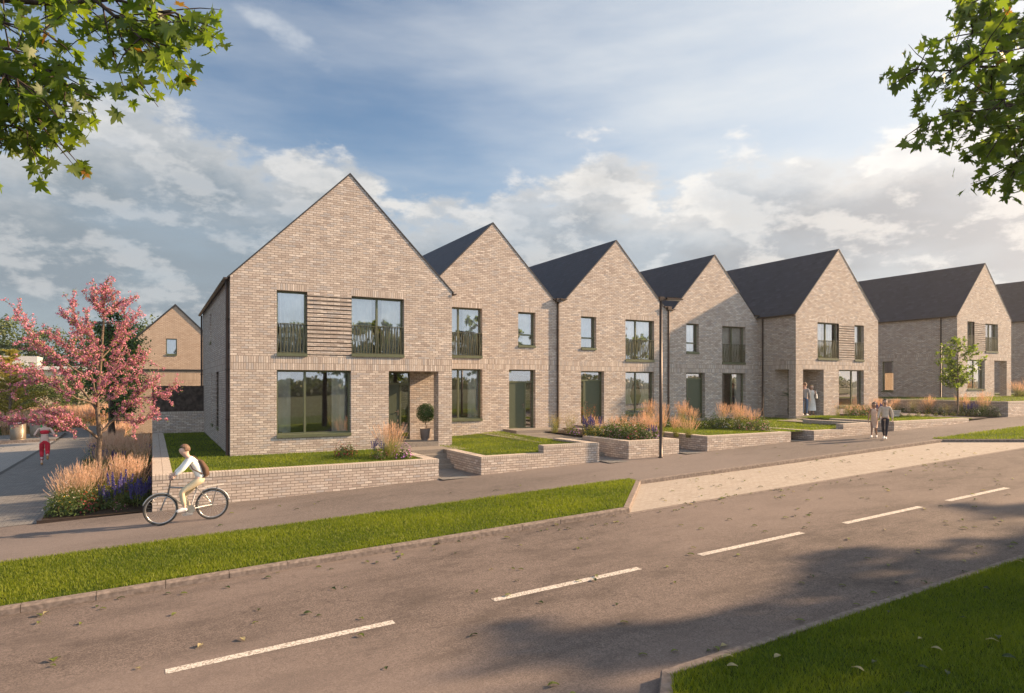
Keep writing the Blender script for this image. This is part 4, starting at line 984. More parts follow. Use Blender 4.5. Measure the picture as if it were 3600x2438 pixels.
# hedge of the fourth garden
w = 'in the flower hedge of the fourth garden'
for k, x, y, s in (('green', 19.5, 24.4, 1.0), ('green', 19.9, 24.0, .9), ('mauve', 19.9, 23.6, .7), ('plume', 20.6, 24.0, 1.0), ('plume', 21.0, 23.5, .9), ('white', 20.7, 23.1, .95), ('pink', 21.1, 22.7, .9), ('wisp', 21.2, 22.4, 1.0), ('yellow', 21.2, 22.1, .7), ('plume', 22.0, 23.3, .95), ('plume', 22.3, 22.9, .85), ('red', 21.5, 21.9, .8),
                   ('white', 21.6, 21.4, 1.05), ('white', 21.9, 21.0, 1.05), ('white', 22.1, 20.5, 1.0), ('green', 21.7, 20.9, .9), ('white', 22.2, 20.0, .95), ('pink', 22.1, 19.5, .95), ('plume', 22.6, 20.4, 1.0), ('plume', 22.9, 20.7, 1.05), ('plume', 22.9, 20.0, .95), ('pink', 22.2, 19.0, 1.0), ('pink', 22.4, 18.8, .85), ('plume', 22.5, 21.2, .9)):
    plant(k, x, y, 1.18, w, s)
# bed in front of the wide house
w = 'under the window of the house with the porch couple'
for k, x, y, s in (('wisp', 32.9, 22.8, 1.0), ('wisp', 33.1, 22.4, 1.0), ('pink', 33.4, 22.3, .95), ('green', 33.7, 22.2, .9), ('orange', 33.6, 21.7, .9), ('plume', 34.2, 22.9, .75), ('plume', 34.9, 22.9, .7), ('plume', 35.6, 22.9, .7), ('pink', 34.2, 22.0, .95), ('green', 34.6, 22.1, 1.0), ('yellow', 34.3, 21.5, .8), ('spike', 35.1, 21.8, 1.0), ('spike', 35.4, 22.1, 1.1), ('pink', 35.0, 22.2, .8), ('plume', 36.6, 22.9, 1.0), ('plume', 37.0, 22.6, .9)):
    plant(k, x, y, 1.33, w, s)
w = 'along the lawn edge right of the walking couple'
for i in range(11): plant('yellow', 35.0+i*.42, 20.6-i*.22, 1.38, w, prng.uniform(.48, .6))
# bed at the foot of the tall wall on the right
w = 'at the foot of the far right retaining wall'
for k, x, y, s in (('green', 38.9, 27.5, 1.2), ('yellow', 38.6, 26.8, 1.0), ('plume', 39.1, 26.2, .9), ('plume', 38.6, 25.6, .9), ('wisp', 38.7, 24.8, 1.0), ('pink', 38.3, 24.3, .7), ('wisp', 38.8, 23.8, 1.0), ('plume', 39.1, 23.3, .8), ('green', 38.9, 22.8, .8), ('wisp', 38.6, 22.0, 1.1), ('pink', 38.2, 21.6, .7), ('orange', 38.6, 21.2, .9), ('plume', 39.1, 21.4, 1.0), ('white', 38.7, 20.6, 1.0),
                   ('wisp', 38.5, 20.1, 1.0), ('green', 38.8, 19.8, .8), ('white', 38.6, 19.3, .8), ('plume', 39.1, 19.6, 1.05), ('spike', 38.9, 19.2, 1.1), ('spike', 38.7, 18.9, .9), ('white', 38.4, 18.6, .95), ('green', 38.6, 18.3, 1.0), ('plume', 39.0, 18.5, 1.05), ('pink', 38.8, 17.95, .5), ('green', 39.0, 18.0, .9)):
    plant(k, x, y, 1.43, w, s)
w = 'on the terrace of the detached house'
for k, x, y, s in (('plume', 51.9, 22.6, 1.3), ('plume', 52.6, 22.6, 1.2), ('mauve', 52.2, 21.8, 1.1), ('yellow', 53.0, 21.8, 1.1), ('plume', 54.5, 22.8, 1.3), ('plume', 55.3, 22.8, 1.2), ('white', 53.9, 21.6, 1.2)):
    plant(k, x, y, 2.25, w, s)
# the big bed on the left
w = 'in the wide bed under the pink tree'
lst = [('plume', -1.95, 20.1, 1.0), ('plume', -1.75, 20.6, 1.05), ('plume', -1.5, 20.3, 1.0), ('plume', -1.3, 20.9, 1.05), ('plume', -1.75, 21.3, 1.0), ('plume', -.75, 20.9, 1.1), ('plume', -.5, 20.6, 1.1), ('plume', -.35, 21.1, 1.0), ('plume', -.7, 21.5, 1.05), ('plume', -1.1, 21.6, .95), ('plume', -2.05, 21.7, .9),
       ('white', -2.0, 19.5, .9), ('white', -1.75, 19.8, .95), ('yellow', -1.9, 19.3, .8), ('green', -1.95, 19.1, .9), ('red', -1.6, 19.25, .9), ('green', -1.65, 19.0, .8), ('orange', -1.35, 19.4, .95), ('red', -1.35, 19.1, .75), ('white', -1.35, 20.0, .9), ('yellow', -1.15, 20.2, .95), ('green', -1.15, 19.5, .8), ('spike', -.98, 19.35, .95), ('spike', -.75, 19.5, 1.05), ('spike', -.55, 19.4, .95), ('spike', -.3, 19.2, .9), ('spike', -.2, 19.5, 1.0),
       ('pink', -.75, 18.95, .42), ('orange', -.6, 20.1, .9), ('orange', -.3, 20.1, 1.0), ('green', -.45, 19.9, .8), ('yellow', -.3, 20.5, .9), ('wisp', -.9, 20.2, .9), ('green', -2.0, 20.4, .8)]
for k, x, y, s in lst: plant(k, x, y, zg(x)+.04, w, s)
for i in range(26):
    x = prng.uniform(-2.1, -.2); y = 22.2+i*.36+prng.uniform(-.2, .2)
    plant(prng.choice(['plume', 'wisp', 'spike', 'yellow', 'plume', 'green', 'wisp', 'white']), x, y, zg(x)+.04, w, prng.uniform(.85, 1.05))

# farther planting that reads as one mass
def meadow(name, label, regions, seed, dens=7, h=.95):
    rng = np.random.default_rng(seed); B = []; T = []; FC = []; GB = []; GT = []; LC = []
    for (x0, x1, y0, y1) in regions:
        n = int((x1-x0)*(y1-y0)*dens)
        for _ in range(n):
            c = np.array([rng.uniform(x0, x1), rng.uniform(y0, y1), 0]); c[2] = zg(c[0])
            typ = rng.uniform(); m = 16
            b = c+rnd_disc(rng, m, .16)
            if typ < .62:
                t = b+rnd_disc(rng, m, .36)+np.array([0, 0, 1])*(h*rng.uniform(.6, 1.15, m))[:, None]; B.append(b); T.append(t)
            elif typ < .85:
                LC.append(c+rng.normal(0, .16, (26, 3))+np.array([0, 0, .32]))
            else: FC.append(c+rnd_disc(rng, 30, .2)+np.array([0, 0, 1])*rng.uniform(.35, .8, 30)[:, None])
    B = np.concatenate(B); T = np.concatenate(T); e = empty(name, (0, 0, 0), label, 'planting'); e['kind'] = 'stuff'
    a = blades('stems', B, T, .02, mead_m, rng, e, .12)
    ax = T-B; K = np.tile(B+ax*.7, (4, 1))+rng.normal(0, .03, (4*len(B), 3)); blades('plumes', K, np.tile(T, (4, 1))+rng.normal(0, .05, K.shape), .025, plume_m, rng, e, 0, 1)
    LC = np.concatenate(LC); quad_cloud('foliage', LC, rng.normal(0, 1, LC.shape), .13, shrub_leaf, rng, e, .6)
    FC = np.concatenate(FC); k = len(FC)//2; star_cloud('flowers', FC[:k], rng.normal(0, 1, (k, 3)), .07, f_purple, rng, e); star_cloud('flowers', FC[k:], rng.normal(0, 1, (len(FC)-k, 3)), .07, f_yellow, rng, e)
    return e
meadow('meadow_planting', 'deep bed of tan meadow grasses running back beside the dark paved path', [(-2.2, -.15, 31.5, 33.8), (-2.2, -1.4, 33.8, 60)], 21, 9)
meadow('meadow_planting', 'sunlit meadow of tan grasses and violet flowers behind the steel bins', [(-16, -5.6, 53, 64), (-5.4, -3.0, 60, 70), (-18, -6, 64, 74)], 22, 5, 1.45)

# ================================================================== trees
def grow(rng, mb, p, d, length, r, depth, ends, up=.12, split=3, ang=.6, taper=.62, seg=6):
    pts = [Vector(p)]; d = Vector(d).normalized(); n = 4
    for i in range(n):
        d = (d+Vector((rng.normal(0, .13), rng.normal(0, .13), rng.normal(0, .10)+up*.35))).normalized(); pts.append(pts[-1]+d*length/n)
    mb.tube(pts, [r*(1-(1-taper)*i/n) for i in range(n+1)], seg, caps=False)
    if depth == 0: ends.append((pts[1], pts[-1])); return
    ends.append((pts[2], pts[-1])) if depth == 1 else None
    for k in range(split):
        t = rng.uniform(.45, 1) if k else 1.0; q = pts[min(n, int(t*n))]
        nd = (d+Vector(rng.normal(0, ang, 3))*(1 if k else .5)).normalized()
        grow(rng, mb, q, nd, length*rng.uniform(.62, .82), r*taper*(.9 if k == 0 else .65), depth-1, ends, up, split, ang, taper, max(4, seg-1))
def leaf_tree(name, label, cat, seed, h, crown_r, trunk_h, lm, group=None, nleaf=5200, leaf=.22, shape='round', loc=(0, 0, 0), trunk_r=.14, bm=None, clump=70, sd=.30):
    rng = np.random.default_rng(seed); e = empty(name, loc, label, cat, group)
    tb = MB(); tb.tube([(0, 0, -.3), (.03, .02, trunk_h*.5), (0, .03, trunk_h), (.04, 0, h*.72)], [trunk_r*1.25, trunk_r, trunk_r*.8, trunk_r*.25], 9)
    cz = (h+trunk_h)/2; ch = (h-trunk_h)/2
    C = []
    for i in range(clump):
        d = rng.normal(0, 1, 3); d /= np.linalg.norm(d); rr = rng.uniform(.35, 1.0)**.6
        if shape == 'cone':
            u = rng.uniform(0, 1)**.8; a = rng.uniform(0, 6.28); rad = crown_r*(1-u)*rng.uniform(.55, 1.05)+.05
            c = np.array([math.cos(a)*rad, math.sin(a)*rad, trunk_h+u*(h-trunk_h)])
        elif shape == 'egg':
            u = rng.uniform(-1, 1); a = rng.uniform(0, 6.28); rad = crown_r*math.sqrt(max(0, 1-u*u))*(1-.25*u)*rng.uniform(.3, 1.0)
            c = np.array([math.cos(a)*rad, math.sin(a)*rad, cz+u*ch])
        else: c = np.array([d[0]*crown_r*rr, d[1]*crown_r*rr, cz+d[2]*ch*rr])
        C.append(c)
        if i % 2 == 0:
            t0 = Vector((0, 0, max(trunk_h*.85, min(h*.7, c[2]-.3*crown_r)))); q = Vector(c)
            tb.tube([t0, t0.lerp(q, .5)+Vector((0, 0, .05*crown_r)), q], [trunk_r*.32, trunk_r*.2, trunk_r*.05], 5, caps=False)
    C = np.array(C); k = rng.integers(0, clump, nleaf); s = crown_r*sd
    sc = rng.uniform(.6, 1.2, clump)[k]
    P = C[k]+rng.normal(0, 1, (nleaf, 3))*np.array([s, s, s*.62])*sc[:, None]*.62
    Nn = (P-C[k])+np.array([0, 0, s*.7]); Nn /= np.linalg.norm(Nn, axis=1)[:, None]+1e-9
    tb.build('trunk', bm or bark, e)
    quad_cloud('crown', P, Nn*1.5, leaf, lm, rng, e, .6)
    return e
# backdrop trees beyond the side street
bt = [leaf_tree('background_tree', 'x', 'tree', s, 9.0, 3.2, 1.6, tree_m, nleaf=5200, leaf=.30, clump=60, sd=.34) for s in (31, 32, 33)]
spots = [(-34, 96, 1.05, 'wide leafy tree, far left behind the pine'), (-27, 92, .95, 'leafy tree at the far left, over the flat white roof'), (-21.5, 90, 1.12, 'tallest of the leafy trees at far left, behind the blossom'), (-16, 95, 1.15, 'leafy tree behind the left side of the blossom'),
         (-11.5, 92, 1.0, 'leafy tree behind the middle of the blossom'), (-7, 90, .98, 'leafy tree behind the lamp post at left'), (-2.5, 88, 1.05, 'leafy tree behind the top of the dark conical tree'), (1.0, 84, 1.08, 'leafy tree showing left of the small house gable'), (6.5, 96, .9, 'leafy tree hidden behind the small orange house'), (-42, 98, 1.1, 'leafy tree beyond the left edge'), (-10.5, 71, .62, 'dense tree in front of the cream building, right of the pine'), (-5.2, 72, .6, 'bushy tree beside the cream building'), (-7.8, 66, .5, 'small round tree standing in the meadow'), (-3.6, 78, .5, 'small round tree at the end of the paved path')]
for i, (x, y, s, l) in enumerate(spots): spawn(bt[i % 3], (x, y, -.5), l, 'leafy trees beyond the side street', i*1.7, (s*1.12, s*1.12, s*(1.13 if i < 10 else 1.0)))
leaf_tree('dark_green_tree', 'dark green egg-shaped tree directly behind the pink tree', 'tree', 41, 6.6, 1.45, 1.75, dark_leaf, 'row of dark trees along the side path', 6500, .15, 'egg', (-1.66, 36.4, -.06), .10, bark_d, 90, .3)
leaf_tree('dark_green_tree', 'thin dark-trunked tree in the row behind the pink tree', 'tree', 42, 6.2, 1.35, 2.1, dark_leaf, 'row of dark trees along the side path', 3800, .18, 'egg', (-1.75, 43.5, -.06), .09, bark_d, 60, .3)
leaf_tree('dark_green_tree', 'last dark-trunked tree in the row behind the pink tree', 'tree', 43, 6.0, 1.3, 2.1, dark_leaf, 'row of dark trees along the side path', 2800, .2, 'egg', (-1.85, 52, -.06), .09, bark_d, 50, .3)
def pine(loc, label, h=5.9, r=2.3):
    rng = np.random.default_rng(51); e = empty('pine_tree', loc, label, 'pine tree'); tb = MB(); tb.tube([(0, 0, -.2), (0, 0, h*.5), (0, 0, h)], [.12, .08, .015], 7)
    B = []; T = []
    for i in range(120):
        u = rng.uniform(.07, .97); a = rng.uniform(0, 6.28); L_ = r*(1-u)**.8*rng.uniform(.7, 1.1)+.12; z = h*u
        p0 = Vector((0, 0, z)); p1 = Vector((math.cos(a)*L_, math.sin(a)*L_, z+L_*.35)); tb.tube([p0, p1], [.022, .006], 4, caps=False)
        m = int(240*max(.35, L_/r)); t = rng.uniform(.12, 1.03, m); c = np.array(p0)+np.outer(t, np.array(p1-p0)); 
        d = rng.normal(0, 1, (m, 3)); d[:, 2] = np.abs(d[:, 2])*.8; d /= np.linalg.norm(d, axis=1)[:, None]; d = d+np.array(p1-p0)/L_*.5
        B.append(c); T.append(c+d*rng.uniform(.14, .28, m)[:, None])
    tb.build('trunk', bark, e); blades('crown', np.concatenate(B), np.concatenate(T), .042, pine_m, rng, e, 0, 1)
    return e
pine((-8.7, 57, -.35), 'yellow-green pine tree at the left edge of the picture')

# the pink crab apple
def cherry():
    cx, cy, cz = -1.28, 21.4, zg(-1.28); e = empty('blossom_tree', (cx, cy, cz), 'pink blossoming tree with a forked brown trunk in the left bed', 'tree')
    kx, kz = 1/150., 1/126.5; rng = np.random.default_rng(8)
    def q(px, py, dy=0): return Vector(((px-352)*kx-dy*.02, dy, (1352-py)*kz+3.13-cz))
    tb = MB(); T = lambda pts, rr, s=8: tb.tube(pts, rr, s, caps=False)
    trunk = [q(352, 1790), q(351, 1690), q(349, 1600), (q(353, 1535)), q(345, 1450, .02), q(342, 1400, .03), q(352, 1330, .05), q(358, 1250, .06), q(364, 1170, .05), q(369, 1090, .03), q(372, 1015, 0)]
    T(trunk, [.085, .072, .066, .064, .058, .052, .042, .034, .026, .018, .008], 10)
    limbs = [([q(362, 1190, .05), q(364, 1130, .05), q(369, 1080, .03), q(370, 1040, 0), q(372, 1012, 0)], .02), ([q(352, 1545), q(318, 1515, -.15), q(275, 1480, -.35), q(235, 1462, -.5), q(180, 1440, -.6)], .042), ([q(353, 1528), q(385, 1490, .1), q(430, 1445, .2), q(478, 1395, .3), q(520, 1365, .35), q(560, 1335, .4)], .040),
             ([q(344, 1440), q(312, 1405, .2), q(272, 1360, .45), q(235, 1310, .6), q(190, 1270, .75), q(120, 1225, .9)], .036), ([q(342, 1400), q(330, 1340, -.2), q(322, 1290, -.4), q(308, 1235, -.55), q(285, 1165, -.6), q(262, 1085, -.6)], .034),
             ([q(346, 1370), q(385, 1320, -.2), q(420, 1260, -.4), q(440, 1180, -.5), q(443, 1090, -.55)], .032), ([q(357, 1260), q(395, 1215, .25), q(430, 1160, .4), q(480, 1110, .5)], .024), ([q(360, 1240), q(325, 1190, .2), q(290, 1150, .35), q(228, 1115, .4)], .024),
             ([q(366, 1130), q(345, 1090, -.1), q(328, 1050, -.15)], .014), ([q(366, 1120), q(395, 1090, .1), q(432, 1055, .15)], .014),
             ([q(300, 1498, -.25), q(240, 1500, .3), q(165, 1490, .5), q(90, 1480, .6), q(20, 1478, .6)], .026), ([q(340, 1420), q(280, 1400, -.6), q(210, 1355, -1.0), q(140, 1320, -1.2), q(60, 1300, -1.1)], .030), ([q(344, 1430), q(380, 1410, .7), q(430, 1370, 1.1), q(470, 1330, 1.2)], .028), ([q(344, 1430), q(350, 1390, -.8), q(380, 1340, -1.2), q(430, 1290, -1.35)], .028),
             ([q(400, 1478, .1), q(450, 1480, -.3), q(500, 1488, -.5), q(545, 1465, -.5)], .018), ([q(478, 1395, .3), q(530, 1400, .1), q(575, 1388, 0), q(622, 1365, 0)], .016), ([q(235, 1462, -.5), q(200, 1480, -.7), q(250, 1495, -.6)], .014), ([q(272, 1360, .45), q(200, 1340, .3), q(110, 1335, .2), q(60, 1370, .2)], .018),
             ([q(350, 1300), q(300, 1270, .9), q(240, 1220, 1.2), q(170, 1180, 1.2)], .024), ([q(350, 1320), q(410, 1300, .9), q(470, 1270, 1.1), q(520, 1260, 1.1)], .022), ([q(330, 1340, -.2), q(270, 1300, -.7), q(190, 1240, -.9), q(130, 1170, -.9), (q(95, 1125, -.9))], .022), ([q(352, 1330), q(340, 1280, .5), q(330, 1200, .7), q(300, 1130, .7)], .02)]
    twigs = []
    for pts, r in limbs:
        n = len(pts); fine = []
        for i in range(n-1):
            for k in range(3): fine.append(pts[i].lerp(pts[i+1], k/3)+Vector(rng.normal(0, .012, 3)))
        fine.append(pts[-1]); m = len(fine)
        T(fine, [r*(1-.82*i/(m-1)) for i in range(m)], 6)
        twigs.append((fine, m//3))
        for i in range(max(2, m//3), m):
            for rep in range(3):
                d = (fine[i]-fine[i-1]).normalized(); nd = (d*.6+Vector(rng.normal(0, .6, 3))+Vector((0, 0, .22 if fine[i].z > 2.3 else .55))).normalized(); L_ = rng.uniform(.22, .58)
                tw = [fine[i]]
                for k in range(4): nd = (nd+Vector(rng.normal(0, .14, 3))).normalized(); tw.append(tw[-1]+nd*L_/4)
                T(tw, [.007, .006, .005, .004, .003], 4); twigs.append((tw, 0))
    C = []; NN = []
    for pts, s0 in twigs:
        for i in range(s0, len(pts)-1):
            L_ = (pts[i+1]-pts[i]).length; k = max(1, int(L_*21))
            for _ in range(k):
                c = np.array(pts[i].lerp(pts[i+1], rng.uniform()))+rng.normal(0, .022, 3); m = rng.integers(4, 8)
                dd = rng.normal(0, 1, (m, 3)); dd /= np.linalg.norm(dd, axis=1)[:, None]; C.append(c+dd*.036); NN.append(dd*2)
    C = np.concatenate(C); NN = np.concatenate(NN)
    tb.build('trunk', bark, e)
    star_cloud('blossom', C, NN, .050, blossom, rng, e, 5, .5, .35, .3, .25)
    k = rng.integers(0, len(C), int(len(C)*.42)); quad_cloud('leaves', C[k]+rng.normal(0, .035, (len(k), 3)), NN[k], .045, leafy('young_leaf', (.10, .15, .03), (.26, .30, .06), .45), rng, e, .5)
    print('blossoms', len(C)); return e
cherry()

# the maples whose branches frame the picture
def maple_leaf_cloud(name, C, Nn, size, mat, rng, parent):
    """five-lobed leaf with a folded midrib and toothed edge"""
    lobes = [(-90, .10), (-62, .42), (-48, .30), (-25, .72), (-12, .52), (-2, .60), (12, .40), (28, .92), (44, .60), (58, .72), (66, .48), (78, .82), (90, 1.12)]
    prof = [(a, r) for a, r in lobes]+[(180-a, r) for a, r in lobes[-2::-1]]
    m = len(prof); n = len(C); size = size*rng.uniform(.65, 1.2, n)
    Nn = Nn+rng.normal(0, .35, (n, 3)); Nn /= np.linalg.norm(Nn, axis=1)[:, None]
    tipd = np.array([0, 0, -1.0])+rng.normal(0, .55, (n, 3)); V_ = tipd-Nn*(tipd*Nn).sum(1)[:, None]; V_ /= np.linalg.norm(V_, axis=1)[:, None]; U = np.cross(Nn, V_)
    P = np.zeros((n, m+1, 3)); P[:, 0] = C
    for i, (a, r) in enumerate(prof):
        x, y = math.cos(R(a))*r, math.sin(R(a))*r
        P[:, i+1] = C+(U*x+V_*y)*(size*.5)[:, None]+Nn*(size*.5*(.16*abs(x)-.10*y*y))[:, None]
    F = np.zeros((n, m, 3), int); b = (np.arange(n)*(m+1))[:, None]
    for i in range(m): F[:, i] = b+np.array([0, 1+i, 1+(i+1) % m])
    uv = np.repeat(np.stack([rng.uniform(0, 1, n), rng.uniform(0, 1, n)], 1), m+1, 0)
    return fast_mesh(name, P.reshape(-1, 3), F.reshape(-1, 3), mat, parent, uv)
cy_, sy_ = math.cos(R(28.811)), math.sin(R(28.811))
def W_(l, z, h): return Vector((l*cy_+z*sy_, -l*sy_+z*cy_, h))       # sideways and forward metres from where the photographer stands
def maple(label, base, limbs, seed, leaf=.125, dens=26, group='maples on the near verge', upper=True, twigL=(.3, .75)):
    rng = np.random.default_rng(seed); e = empty('maple_tree', base, label, 'tree', group); o = Vector(base)
    tb = MB(); top = o+Vector((.1, .1, 7.2)); fork = o+Vector((0, .05, 2.6))
    tb.tube([Vector((0, 0, -.3)), Vector((.02, 0, 1.3)), fork-o, Vector((.08, .05, 4.6)), top-o], [.19, .16, .14, .10, .03], 10)
    L_ = [([Vector(p)-o for p in l], r) for l, r in limbs]
    if upper:
        for i in range(13):
            a = rng.uniform(0, 6.28); z0 = rng.uniform(2.8, 6.6); R_ = rng.uniform(1.3, 2.5)*(1-.35*abs(z0-4.6)/2.2)
            p0 = Vector((.05, .05, z0)); p1 = p0+Vector((math.cos(a)*R_*.5, math.sin(a)*R_*.5, R_*.28)); p2 = p0+Vector((math.cos(a)*R_, math.sin(a)*R_, R_*.38))
            L_.append(([p0, p1, p2], .045))
    C = []; NN = []
    for pts, r in L_:
        fine = []; 
        for i in range(len(pts)-1):
            d = (pts[i+1]-pts[i]).length; k = max(2, int(d/.22))
            for j in range(k): fine.append(pts[i].lerp(pts[i+1], j/k)+Vector(rng.normal(0, .012, 3)))
        fine.append(pts[-1]); m = len(fine)
        tb.tube(fine, [max(.004, r*(1-.9*i/(m-1))) for i in range(m)], 6, caps=False)
        for i in range(int(m*.22), m):
            tl = rng.uniform(*twigL)*(1-.45*i/m)
            for rep in range(3):
                d = (fine[i]-fine[i-1]).normalized(); nd = (d*.75+Vector(rng.normal(0, .55, 3))+Vector((0, 0, -.10))).normalized(); tw = [fine[i]]
                for k in range(3): nd = (nd+Vector(rng.normal(0, .12, 3))+Vector((0, 0, -.06))).normalized(); tw.append(tw[-1]+nd*tl/3)
                tb.tube(tw, [.006, .005, .004, .002], 4, caps=False)
                k = max(2, int(tl*dens*.5)); t = rng.uniform(.15, 1.08, k)
                for u in t:
                    q = tw[min(2, int(u*3))].lerp(tw[min(3, int(u*3)+1)], u*3-int(u*3)) if u < 1 else tw[-1]
                    C.append(np.array(q)+rng.normal(0, .045, 3)+np.array([0, 0, -.03])); NN.append(rng.normal(0, .55, 3)+np.array([0, 0, .48]))
    C = np.array(C); NN = np.array(NN); n = len(C); sel = rng.uniform(0, 1, n) < .006
    tb.build('trunk', bark_d, e); maple_leaf_cloud('crown', C[~sel], NN[~sel], leaf, maple_m, rng, e)
    if sel.sum(): maple_leaf_cloud('autumn_leaves', C[sel], NN[sel], leaf, maple_y, rng, e)
    print('maple leaves', n); return e
def pxw(px, py, z): return W_((px-1800)/2300*z, z, 3.13-(py-1352)/2300*z)
# left tree: trunk stands outside the picture to the left
lb = W_(-6.6, 4.6, 0); lb = (lb.x, lb.y, zg(lb.x))
lf = lambda px, py, z: pxw(px, py, z)
Lk = Vector((lb[0]+.05, lb[1]+.05, 5.2))
maple('maple whose branches hang into the top left corner', lb,
      [([Lk, lf(-450, -60, 4.9), lf(-100, 0, 4.8), lf(150, 10, 4.7), lf(330, 0, 4.6), lf(480, 15, 4.5), lf(615, 45, 4.4)], .05), ([Lk, lf(-300, -150, 5.2), lf(100, -110, 5.2), lf(350, -90, 5.1), (lf(500, -50, 5.0))], .045),
       ([lf(330, 0, 4.6), lf(400, 50, 4.5), lf(455, 90, 4.4), lf(500, 130, 4.3)], .018), ([Lk-Vector((0, 0, .7)), lf(-400, 130, 5.0), lf(-150, 150, 4.8), lf(40, 180, 4.6), lf(150, 245, 4.5), lf(235, 300, 4.4)], .04), 
       ([Lk-Vector((0, 0, 1.1)), lf(-400, 350, 4.9), lf(-120, 360, 4.7), lf(10, 370, 4.6), (lf(90, 345, 4.5))], .03), ([lf(-120, 360, 4.7), lf(0, 385, 4.6), lf(80, 405, 4.5), lf(135, 420, 4.5)], .014), ([lf(-200, 370, 4.7), lf(-90, 430, 4.6), lf(-10, 470, 4.5)], .014), ([Lk, lf(-300, 60, 4.4), lf(0, 90, 4.2), lf(150, 110, 4.1)], .03), ([Lk, lf(-200, 220, 4.2), lf(-30, 250, 4.1), lf(60, 280, 4.0)], .025)], 61, .165, 36)
rb = (9.9, 1.7, zg(9.9)); Rk = Vector((9.9, 1.75, 5.2))
rf = lambda px, py, z: pxw(px, py, z)
maple('maple whose branches hang into the top right corner', rb,
      [([Rk+Vector((0, 0, .8)), rf(4000, -40, 5.9), rf(3750, -20, 5.8), rf(3520, 0, 5.7), rf(3400, 0, 5.6)], .045), ([Rk+Vector((0, 0, .5)), rf(4000, 60, 6.0), rf(3750, 90, 5.9), rf(3540, 120, 5.8), rf(3420, 118, 5.7)], .04), ([Rk, rf(4000, 180, 6.0), rf(3700, 220, 5.9), rf(3520, 235, 5.8), rf(3350, 245, 5.7), rf(3225, 245, 5.6)], .045),
       ([Rk, rf(4000, 300, 6.1), rf(3750, 350, 6.0), rf(3580, 375, 5.9), rf(3420, 385, 5.8), rf(3285, 415, 5.7)], .04), ([Rk-Vector((0, 0, .4)), rf(4000, 430, 6.1), rf(3760, 440, 6.0), rf(3620, 460, 5.9), rf(3500, 455, 5.8)], .035), ([rf(3740, 460, 6), rf(3660, 530, 5.9), rf(3600, 575, 5.8)], .02), ([Rk, rf(4000, 240, 5.2), rf(3700, 300, 5.1), rf(3530, 350, 5.0)], .035),
       ([Rk, rf(3900, 110, 5.0), rf(3650, 160, 4.9), rf(3450, 190, 4.9)], .035), ([Rk, rf(3850, 20, 6.3), rf(3650, 60, 6.2), rf(3480, 70, 6.1)], .03), ([Rk, rf(3850, 260, 6.4), rf(3680, 300, 6.3), rf(3520, 300, 6.2), rf(3380, 330, 6.1)], .03), ([Rk, rf(3850, 480, 6.4), rf(3700, 480, 6.3), rf(3560, 470, 6.2)], .03), ([Rk, rf(3900, 400, 5.3), rf(3680, 440, 5.2), rf(3520, 470, 5.2)], .03), ([Rk-Vector((0, 0, .6)), rf(3950, 520, 6), rf(3760, 520, 6), rf(3630, 500, 5.9)], .025)], 62, .15, 48)
# two more stand out of the picture to the right and throw their shade across the road
shade = maple('maple on the near verge, out of sight to the right', (19.0, 1.9, zg(19.0)), [], 63, .46, 21, upper=True, twigL=(.5, 1.0))
for (x, y, s) in ((14.3, .6, 1.0), (24.5, 1.4, 1.1), (31.5, 2.2, 1.05), (39, 2.6, 1.1), (16.5, -1.2, 1.1), (21.5, -.6, 1.15), (27.5, -.2, 1.2), (12.2, -1.6, 1.0)):
    place(None, shade, (x, y, zg(x)), 'maple on the near verge, out of sight to the right', 'maples on the near verge', x, s)
def far_wood():
    rng = np.random.default_rng(66); n = 26000; x = rng.uniform(-60, 330, n); top = 4.9+.8*np.sin(x*.13)+.6*np.sin(x*.41+1)+.5*np.sin(x*1.3)
    z = rng.uniform(0, 1, n)**.7*top; y = -100+rng.normal(0, 2.5, n)-x*.02
    C = np.stack([x, y, z-.5], 1); e = quad_cloud('far_wood', C, rng.normal(0, .4, (n, 3))+np.array([0, 1., .5]), 1.1, tree_m, rng, None, .7)
    tag(e, 'belt of woodland across the fields, mirrored in the house windows', 'woodland', kind='stuff')
far_wood()
# the young tree in front of the detached house
def young_tree():
    rng = np.random.default_rng(71); b = Vector((38.0, 19.3, 1.42)); e = empty('young_tree', b, 'small slender green tree in front of the detached house', 'tree'); tb = MB(); C = []; NN = []
    tb.tube([(0, 0, -.1), (.02, 0, 1.2), (-.02, 0, 2.4), (.03, 0, 3.4), (0, 0, 4.25)], [.055, .045, .035, .02, .006], 8)
    for i in range(34):
        z0 = rng.uniform(1.35, 4.0); a = rng.uniform(0, 6.28); L_ = (1.35 if z0 < 2.6 else 1.35*(4.5-z0)/1.9)*rng.uniform(.5, 1.0)+.15; p = Vector((0, 0, z0)); d = Vector((math.cos(a), math.sin(a), .75)).normalized(); pts = [p]
        for k in range(5): d = (d+Vector(rng.normal(0, .14, 3))).normalized(); pts.append(pts[-1]+d*L_/5)
        tb.tube(pts, [.014, .011, .008, .006, .004, .003], 5, caps=False)
        m = int(62*L_)
        for _ in range(m):
            u = rng.uniform(.25, 1.05)*5; j = min(4, int(u)); C.append(np.array(pts[j].lerp(pts[j+1], min(1, u-j)))+rng.normal(0, .075, 3)); NN.append(rng.normal(0, .5, 3)+np.array([0, 0, .8]))
    tb.build('trunk', bark, e); star_cloud('crown', np.array(C), np.array(NN), .13, maple_m, rng, e, 5, .55, .1)
young_tree()
